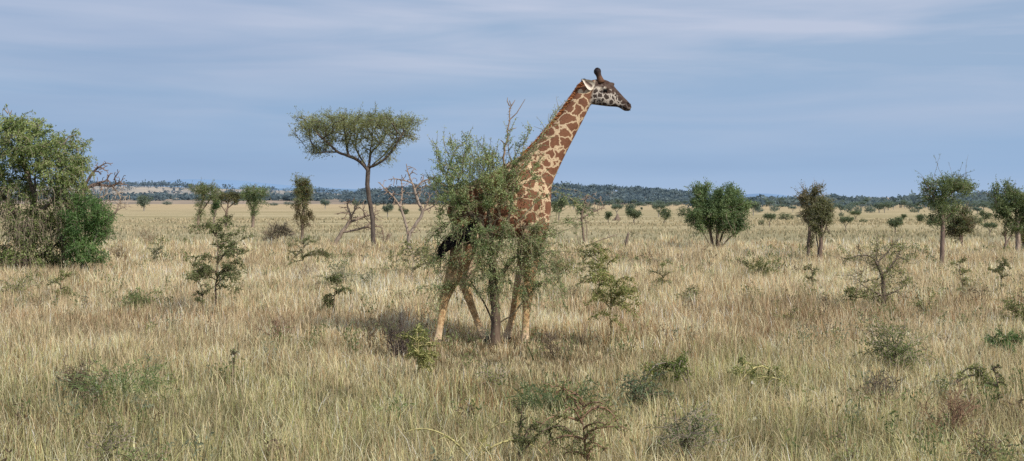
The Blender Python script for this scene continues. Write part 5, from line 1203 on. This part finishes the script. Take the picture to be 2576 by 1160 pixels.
PL = [
 # left third
 ('sapling', 'thorn_sapling', 'tall dark thorn sapling with tiered twigs, left of centre and below the round crowned tree', 545, 772, 205, 150, dict(pal=PA_DK, seed=1, dens=1.2, L=.055, n=26)),
 ('sapling', 'thorn_sapling', 'small dark crooked shoot leaning at the left foot of the tall tiered thorn sapling', 512, 775, 105, 60, dict(pal=PA_DK, seed=2, lean=-.15, dens=1.2, n=12)),
 ('shrub', 'green_shrub', 'wide low green patch of leaves in the grass right of the weeping acacia', 350, 762, 52, 150, dict(pal=PA_GR, seed=3, dens=.8)),
 ('sapling', 'thorn_sapling', 'pale small sapling standing alone in straw grass right of the green shrub', 395, 660, 32, 50, dict(pal=PA_GY, wc=W_GY, seed=4, n=10)),
 ('dry', 'dry_shrub', 'brown leafless bush in the tall grass directly right of the green shrub', 300, 655, 55, 50, dict(pal=PA_BR, wc=W_BR, seed=5, dens=.6)),
 ('shrub', 'leafy_shrub', 'dull green low shrub left of the round crowned tree foot, among brown twigs', 410, 625, 42, 55, dict(pal=PA_ACA, seed=6, dens=.5, n=10, L=.07)),
 ('shrub', 'leafy_shrub', 'small dull green shrub just left of the tall tiered thorn sapling top', 468, 615, 32, 45, dict(pal=PA_ACA, seed=7, dens=.6, n=10, L=.07)),
 ('dry', 'dry_shrub', 'low reddish brown twiggy shrub between the weeping acacia and the leaning olive tree', 365, 612, 40, 50, dict(pal=PA_BR, wc=W_RD, seed=8, dens=.5)),
 ('sapling', 'thorn_sapling', 'spreading dark sapling with flat twigs below the narrow upright tree', 760, 668, 60, 110, dict(pal=PA_DK, seed=9, n=15)),
 ('sapling', 'thorn_sapling', 'small crooked dark green sapling leaning right, midway between tall sapling and giraffe', 840, 775, 72, 62, dict(pal=PA_DK, seed=10, lean=.25, dens=1.8, n=12)),
 ('shrub', 'leafy_shrub', 'large loose grey green shrub under the low leaning dead tree', 850, 722, 82, 120, dict(pal=PA_GY, wc=W_GY, seed=11, dens=.6, n=18)),
 ('shrub', 'leafy_shrub', 'loose grey green shrub right of the large loose one, towards the giraffe', 925, 728, 55, 75, dict(pal=PA_GY, wc=W_GY, seed=12, dens=.5, n=12)),
 ('sapling', 'thorn_sapling', 'pale stemmed weeping sapling in front of the upright dead tree', 1035, 715, 95, 115, dict(pal=PA_ACA, wc=W_GY, seed=13, dens=.9, n=16)),
 ('dry', 'dry_bush', 'dark grey dry bush in shadow at the left of the giraffe hind legs', 1010, 865, 80, 105, dict(pal=PA_BR, wc=(.10, .08, .07), seed=14, n=26, dens=.4)),
 ('dry', 'dry_bush', 'brown dry bush in the grass left of the shadowed grey one', 700, 835, 55, 80, dict(pal=PA_BR, wc=W_RD, seed=15, n=16, dens=.4)),
 ('sapling', 'yellow_green_shrub', 'bright yellow green feathery sapling at the left foot of the thorn bush', 1055, 925, 92, 82, dict(pal=PA_YG, wc=W_YE, seed=16, dens=1.5, n=24)),
 ('herb', 'green_herb', 'broad dark green leafy herb clump low in the left foreground', 300, 965, 85, 170, dict(pal=PA_GR, seed=17, L=.05, n=120)),
 ('dry', 'dry_bush', 'brown dry bush left of the broad green herb clump in the left foreground', 195, 965, 68, 120, dict(pal=PA_BR, wc=W_BR, seed=18, n=18, dens=.7)),
 ('sapling', 'thorn_sapling', 'slim dark upright shoot in the grass right of the broad green herb clump', 585, 935, 55, 24, dict(pal=PA_DK, seed=19, n=8)),
 ('shrub', 'leafy_shrub', 'low dark green straggling shrub at the bottom left of the foreground', 270, 1140, 90, 150, dict(pal=PA_ACA, wc=W_GY, seed=20, dens=.7, n=16, L=.045)),
 ('shrub', 'leafy_shrub', 'small green shrub cut by the bottom edge on the left', 345, 1166, 45, 110, dict(pal=PA_GR, seed=21, dens=.8, n=14)),
 ('dry', 'dry_shrub', 'thin dry brown shrub standing in the pale grass below the small crooked sapling', 770, 700, 40, 60, dict(pal=PA_BR, wc=W_GY, seed=22, dens=.4)),
 ('shrub', 'leafy_shrub', 'little grey green shrub at the left foot of the pale stemmed weeping sapling', 985, 690, 35, 50, dict(pal=PA_GY, seed=23, dens=.5, n=10)),
 ('sapling', 'thorn_sapling', 'short green sapling beneath the overhang of the weeping acacia', 150, 745, 60, 60, dict(pal=PA_ACA, seed=24, n=12)),
 ('shrub', 'leafy_shrub', 'low olive shrub in the grass under the leftmost overhang of the weeping acacia', 40, 740, 70, 120, dict(pal=PA_YG, wc=W_GY, seed=25, dens=.5, n=14)),
 # centre and right of the giraffe
 ('shrub', 'leafy_shrub', 'low green and reddish shrub just behind the giraffe forelegs', 1405, 690, 70, 85, dict(pal=PA_ACA, wc=W_RD, seed=30, dens=.8, n=18)),
 ('sapling', 'thorn_sapling', 'yellow stemmed umbrella shaped sapling standing right of the thorn bush', 1537, 842, 205, 125, dict(pal=PA_YG, wc=(.30, .25, .13), seed=31, dens=1.0, n=22)),
 ('sapling', 'thorn_sapling', 'dull green sapling with dark stem just left of the yellow stemmed one', 1500, 742, 120, 110, dict(pal=PA_ACA, wc=W_BR, seed=32, dens=1.0, n=18)),
 ('shrub', 'leafy_shrub', 'arched green shrub below the bare twisted shrub, right of the giraffe', 1440, 668, 42, 95, dict(pal=PA_ACA, seed=33, dens=.8, n=16)),
 ('sapling', 'thorn_sapling', 'flat topped tiny sapling in straw grass left of the big bushy tree', 1668, 718, 55, 58, dict(pal=PA_ACA, wc=W_BR, seed=34, n=9)),
 ('dry', 'dry_shrub', 'thin bare shrub behind the flat topped tiny sapling', 1655, 668, 45, 60, dict(pal=PA_BR, wc=W_BR, seed=35, dens=.3, n=8)),
 ('shrub', 'leafy_shrub', 'small dark green tuft shrub with one leaning dark twig, below the big bushy tree', 1740, 750, 42, 50, dict(pal=PA_DK, seed=36, dens=1.0, n=12)),
 ('dry', 'dry_shrub', 'grey low twigs at the left foot of the big bushy tree', 1690, 665, 20, 60, dict(pal=PA_GY, wc=W_GY, seed=37, n=10)),
 ('dry', 'dry_shrub', 'small dead branch lying right of the big bushy tree foot', 1852, 642, 18, 34, dict(pal=PA_BR, wc=W_BR, seed=38, n=4, dens=0)),
 ('shrub', 'leafy_shrub', 'upright olive green shrub left of the twin trunks', 1930, 695, 62, 42, dict(pal=PA_ACA, seed=39, n=14, L=.055)),
 ('sapling', 'thorn_sapling', 'sparse small sapling beside the upright olive green shrub left of the twin trunks', 1885, 690, 30, 36, dict(pal=PA_ACA, seed=40, n=8)),
 ('shrub', 'leafy_shrub', 'grey blue low shrub in the straw below the upright olive shrub', 1880, 705, 24, 46, dict(pal=PA_GY, seed=41, n=10, dens=.5)),
 ('sapling', 'thorn_sapling', 'thin sapling below the foot of the twin trunks', 2040, 728, 62, 34, dict(pal=PA_DK, seed=42, n=10)),
 ('sapling', 'thorn_sapling', 'thin forked sapling left of the tall feathery acacia foot, in the straw', 2420, 735, 75, 60, dict(pal=PA_ACA, seed=43, n=10)),
 ('sapling', 'thorn_sapling', 'dark small sapling with clumped leaves below the broad tree at the right edge', 2520, 728, 75, 50, dict(pal=PA_DK, seed=44, n=12, lean=.1)),
 ('shrub', 'leafy_shrub', 'round green shrub low at the right edge below the dark small sapling', 2568, 800, 80, 60, dict(pal=PA_ACA, seed=45, n=16)),
 ('shrub', 'green_shrub', 'bright green dense little shrub near the right edge', 2528, 860, 55, 75, dict(pal=[(.075, .15, .06), (.11, .205, .08), (.16, .26, .105)], seed=46, n=26, dens=1.6)),
 ('shrub', 'leafy_shrub', 'wide green shrub beneath the bare thorn tree on the right', 2250, 905, 130, 165, dict(pal=[(.10, .135, .05), (.15, .20, .075), (.22, .27, .11)], wc=W_GY, seed=47, n=26, dens=.9)),
 ('dry', 'dry_bush', 'dark dry bush in the shade under the wide green shrub on the right', 2215, 975, 50, 110, dict(pal=PA_BR, wc=(.12, .10, .085), seed=48, n=18, dens=.3)),
 ('arch', 'arching_shrub', 'long green branch arching to the left over the grass, right of the thorn bush', 1735, 955, 130, 200, dict(pal=[(.12, .16, .05), (.18, .22, .07), (.25, .28, .10)], wc=W_GY, seed=49, dirs=[(-.75, 1.0, 270, -1.7), (-.2, 1, 130, -.8), (-.5, .9, 180, -1.5)])),
 ('arch', 'arching_shrub', 'arched leafy shrub with a yellow stem, below the twin trunks', 1850, 950, 95, 190, dict(pal=PA_ACA, wc=W_YE, seed=50, dirs=[(.8, .75, 250, -1.6), (.9, .5, 180, -1.2), (.4, .9, 150, -1.3), (.7, .3, 200, -.6)])),
 ('arch', 'arching_shrub', 'drooping thorn branch arching right into the grass at the right edge', 2400, 945, 90, 200, dict(pal=PA_ACA, wc=W_GY, seed=51, dirs=[(.9, .55, 230, -1.6), (-.9, .35, 110, -.8), (.5, .8, 120, -1)])),
 ('herb', 'green_herb', 'dark green strap leaved herb clump in the centre foreground', 1395, 1000, 75, 130, dict(pal=[(.08, .115, .06), (.12, .165, .08), (.18, .225, .11)], seed=52, L=.055, n=110, wc=W_GY)),
 ('shrub', 'green_shrub', 'dark blue green prickly shrub with white blooms, right of the strap leaved herb', 1612, 995, 85, 62, dict(pal=[(.085, .13, .085), (.13, .185, .115), (.19, .245, .155)], seed=53, n=16)),
 ('shrub', 'leafy_shrub', 'broad dark green shrub low in the right centre foreground', 1725, 1120, 135, 150, dict(pal=[(.11, .145, .08), (.165, .205, .11), (.24, .28, .15)], wc=W_GY, seed=54, n=22, dens=.7, L=.042)),
 ('sapling', 'thorn_sapling', 'thorny sapling with thick bare fork in the bottom centre foreground', 1470, 1166, 165, 175, dict(pal=PA_ACA, wc=W_RD, seed=55, n=20, dens=.9, L=.042)),
 ('arch', 'arching_shrub', 'dark thorn shoots rising and curving right, left of the forked sapling at the bottom', 1305, 1130, 130, 130, dict(pal=PA_DK, wc=W_BR, seed=56, dirs=[(.35, 1, 150, -.7), (.6, .9, 190, -.5), (.05, 1, 120, .1)], L=.04)),
 ('arch', 'arching_shrub', 'pale bare stem reaching right across the centre foreground grass', 1190, 1130, 110, 200, dict(pal=PA_YG, wc=W_YE, seed=57, dens=.25, dirs=[(1, .75, 250, -.5), (-.9, .9, 160, -.3), (.7, 1, 120, -.2)])),
 ('shrub', 'leafy_shrub', 'low feathery green sprig in the grass directly below the giraffe forelegs', 1250, 950, 60, 90, dict(pal=PA_ACA, wc=W_GY, seed=58, n=9, dens=.6)),
 ('dry', 'dry_shrub', 'small dark bare twig shrub right of the giraffe hooves', 1400, 865, 40, 100, dict(pal=PA_ACA, wc=W_BR, seed=59, n=8, dens=.5)),
 ('shrub', 'leafy_shrub', 'olive shrub in the bottom right corner foreground', 2480, 1150, 90, 150, dict(pal=PA_ACA, wc=W_BR, seed=60, n=14, dens=.5, L=.042)),
 ('dry', 'dry_bush', 'brown dry stalks bush in the right foreground below the arching branch', 2400, 1060, 90, 110, dict(pal=PA_BR, wc=W_RD, seed=61, n=16, dens=.5)),
 ('shrub', 'leafy_shrub', 'small green sprig in the bottom right foreground left of the dry stalks', 2130, 1140, 55, 70, dict(pal=PA_GR, seed=62, n=9, dens=.6)),
 ('sapling', 'thorn_sapling', 'dark thin bent shoot in the right foreground grass', 2520, 1000, 80, 50, dict(pal=PA_DK, seed=63, n=9, lean=-.2)),
 ('shrub', 'leafy_shrub', 'short olive sprig in front of the big bushy tree, right of the dark tuft', 1990, 800, 38, 70, dict(pal=PA_ACA, seed=64, n=9, dens=.5)),
 ('sapling', 'thorn_sapling', 'short twiggy sapling in the straw left of the bare thorn tree', 2150, 770, 50, 60, dict(pal=PA_ACA, seed=65, n=9)),
 ('shrub', 'leafy_shrub', 'small green sprig right of the bare thorn tree trunk', 2330, 770, 40, 60, dict(pal=PA_ACA, seed=66, n=9)),
 ('herb', 'green_herb', 'single bright green leaf tuft in the left centre foreground', 990, 1015, 30, 26, dict(pal=PA_GR, seed=67, L=.06, n=9)),
]
for k_ in PL: plant(k_[0], k_[1], k_[2], k_[3], k_[4], k_[5], k_[6], **k_[7])

# the bare thorn tree on the right
S = Spot(2222, 790)
tree('bare_thorn_tree', 'crooked half bare thorn tree with dark zigzag boughs in the right foreground grass', 'tree', S,
     [[(2222, 792, 0), (2226, 750, 0), (2220, 720, 0), (2224, 690, 0), (2208, 670, 0), (2206, 655, 0), (2232, 640, 0), (2246, 615, 0)], [(2206, 660, 0), (2190, 640, 0), (2165, 638, 0), (2145, 648, 0), (2122, 650, 0)], [(2224, 692, 0), (2245, 672, .1), (2262, 645, .1), (2275, 625, .1)], [(2225, 745, 0), (2250, 730, -.1), (2280, 716, -.1)], [(2225, 750, 0), (2195, 728, -.1), (2160, 715, -.1)], [(2208, 665, 0), (2205, 630, .1), (2212, 605, .1)]],
     [(2225, 645, 60, 42, 1, 50), (2190, 690, 60, 30, .5, 45), (2255, 710, 45, 40, .5, 40), (2215, 745, 65, 30, .5, 50), (2150, 640, 30, 16, .15, 20), (2275, 660, 22, 40, .25, 25)], 420, .10, .06, .006, 611,
     leaf=[dict(n=2600, L=.045, W=.018, spread=.04, pal=PA_ACA, max_acc=4, gaps=.35, gap_scale=.4, cluster=4)],
     shoot=[dict(n=170, length=.35, pal=PA_ACA, wcol=(.26, .215, .17), L=.04, W=.016, leaf_per_m=16, up=.3, out=1, r=.006, thorn=6), dict(n=60, length=.4, pal=PA_ACA, wcol=W_GY, L=.042, W=.017, leaf_per_m=60, up=-.1, out=1, r=.006, sel=lambda p: p[:, 2] < .9)], col=(.105, .085, .065), tipcol=(.22, .18, .14), gnarl=.55)
# white blooms on the prickly shrub and its neighbours
for i_, (x, y, yb, lb) in enumerate([(1628, 950, 990, 'tiny white bloom on the dark blue green prickly shrub'), (1640, 947, 990, 'smallest white bloom just right of the first one on the prickly shrub'), (1893, 962, 1000, 'white bloom standing in the grass under the arched leafy shrub'), (2285, 838, 905, 'white bloom on the wide green shrub beneath the bare thorn tree'), (1882, 1056, 1090, 'left white bloom of a pair low in the right centre grass'), (1898, 1053, 1090, 'right white bloom of a pair low in the right centre grass')]):
    S = Spot(x, yb); rng = rng_(i_); root = thing('white_flower', lb, 'flower', S.loc); W = Geo(); P_ = S.p(x, y)
    W.tube(np.array([(0, 0, 0), P_ * .5 + np.array([.01, 0, 0]), P_]), np.array([.004, .003, .0025]), 3, (.2, .25, .1)); G = Geo(); a = np.arange(7) / 7 * 6.28
    G.leaves(np.tile(P_, (7, 1)), np.stack([np.cos(a), -np.full(7, .5), np.sin(a) + .3], 1), .028, .018, (.80, .80, .78), rng); W.build('stem', M_BARK, root); G.build('petals', M_LEAF, root)
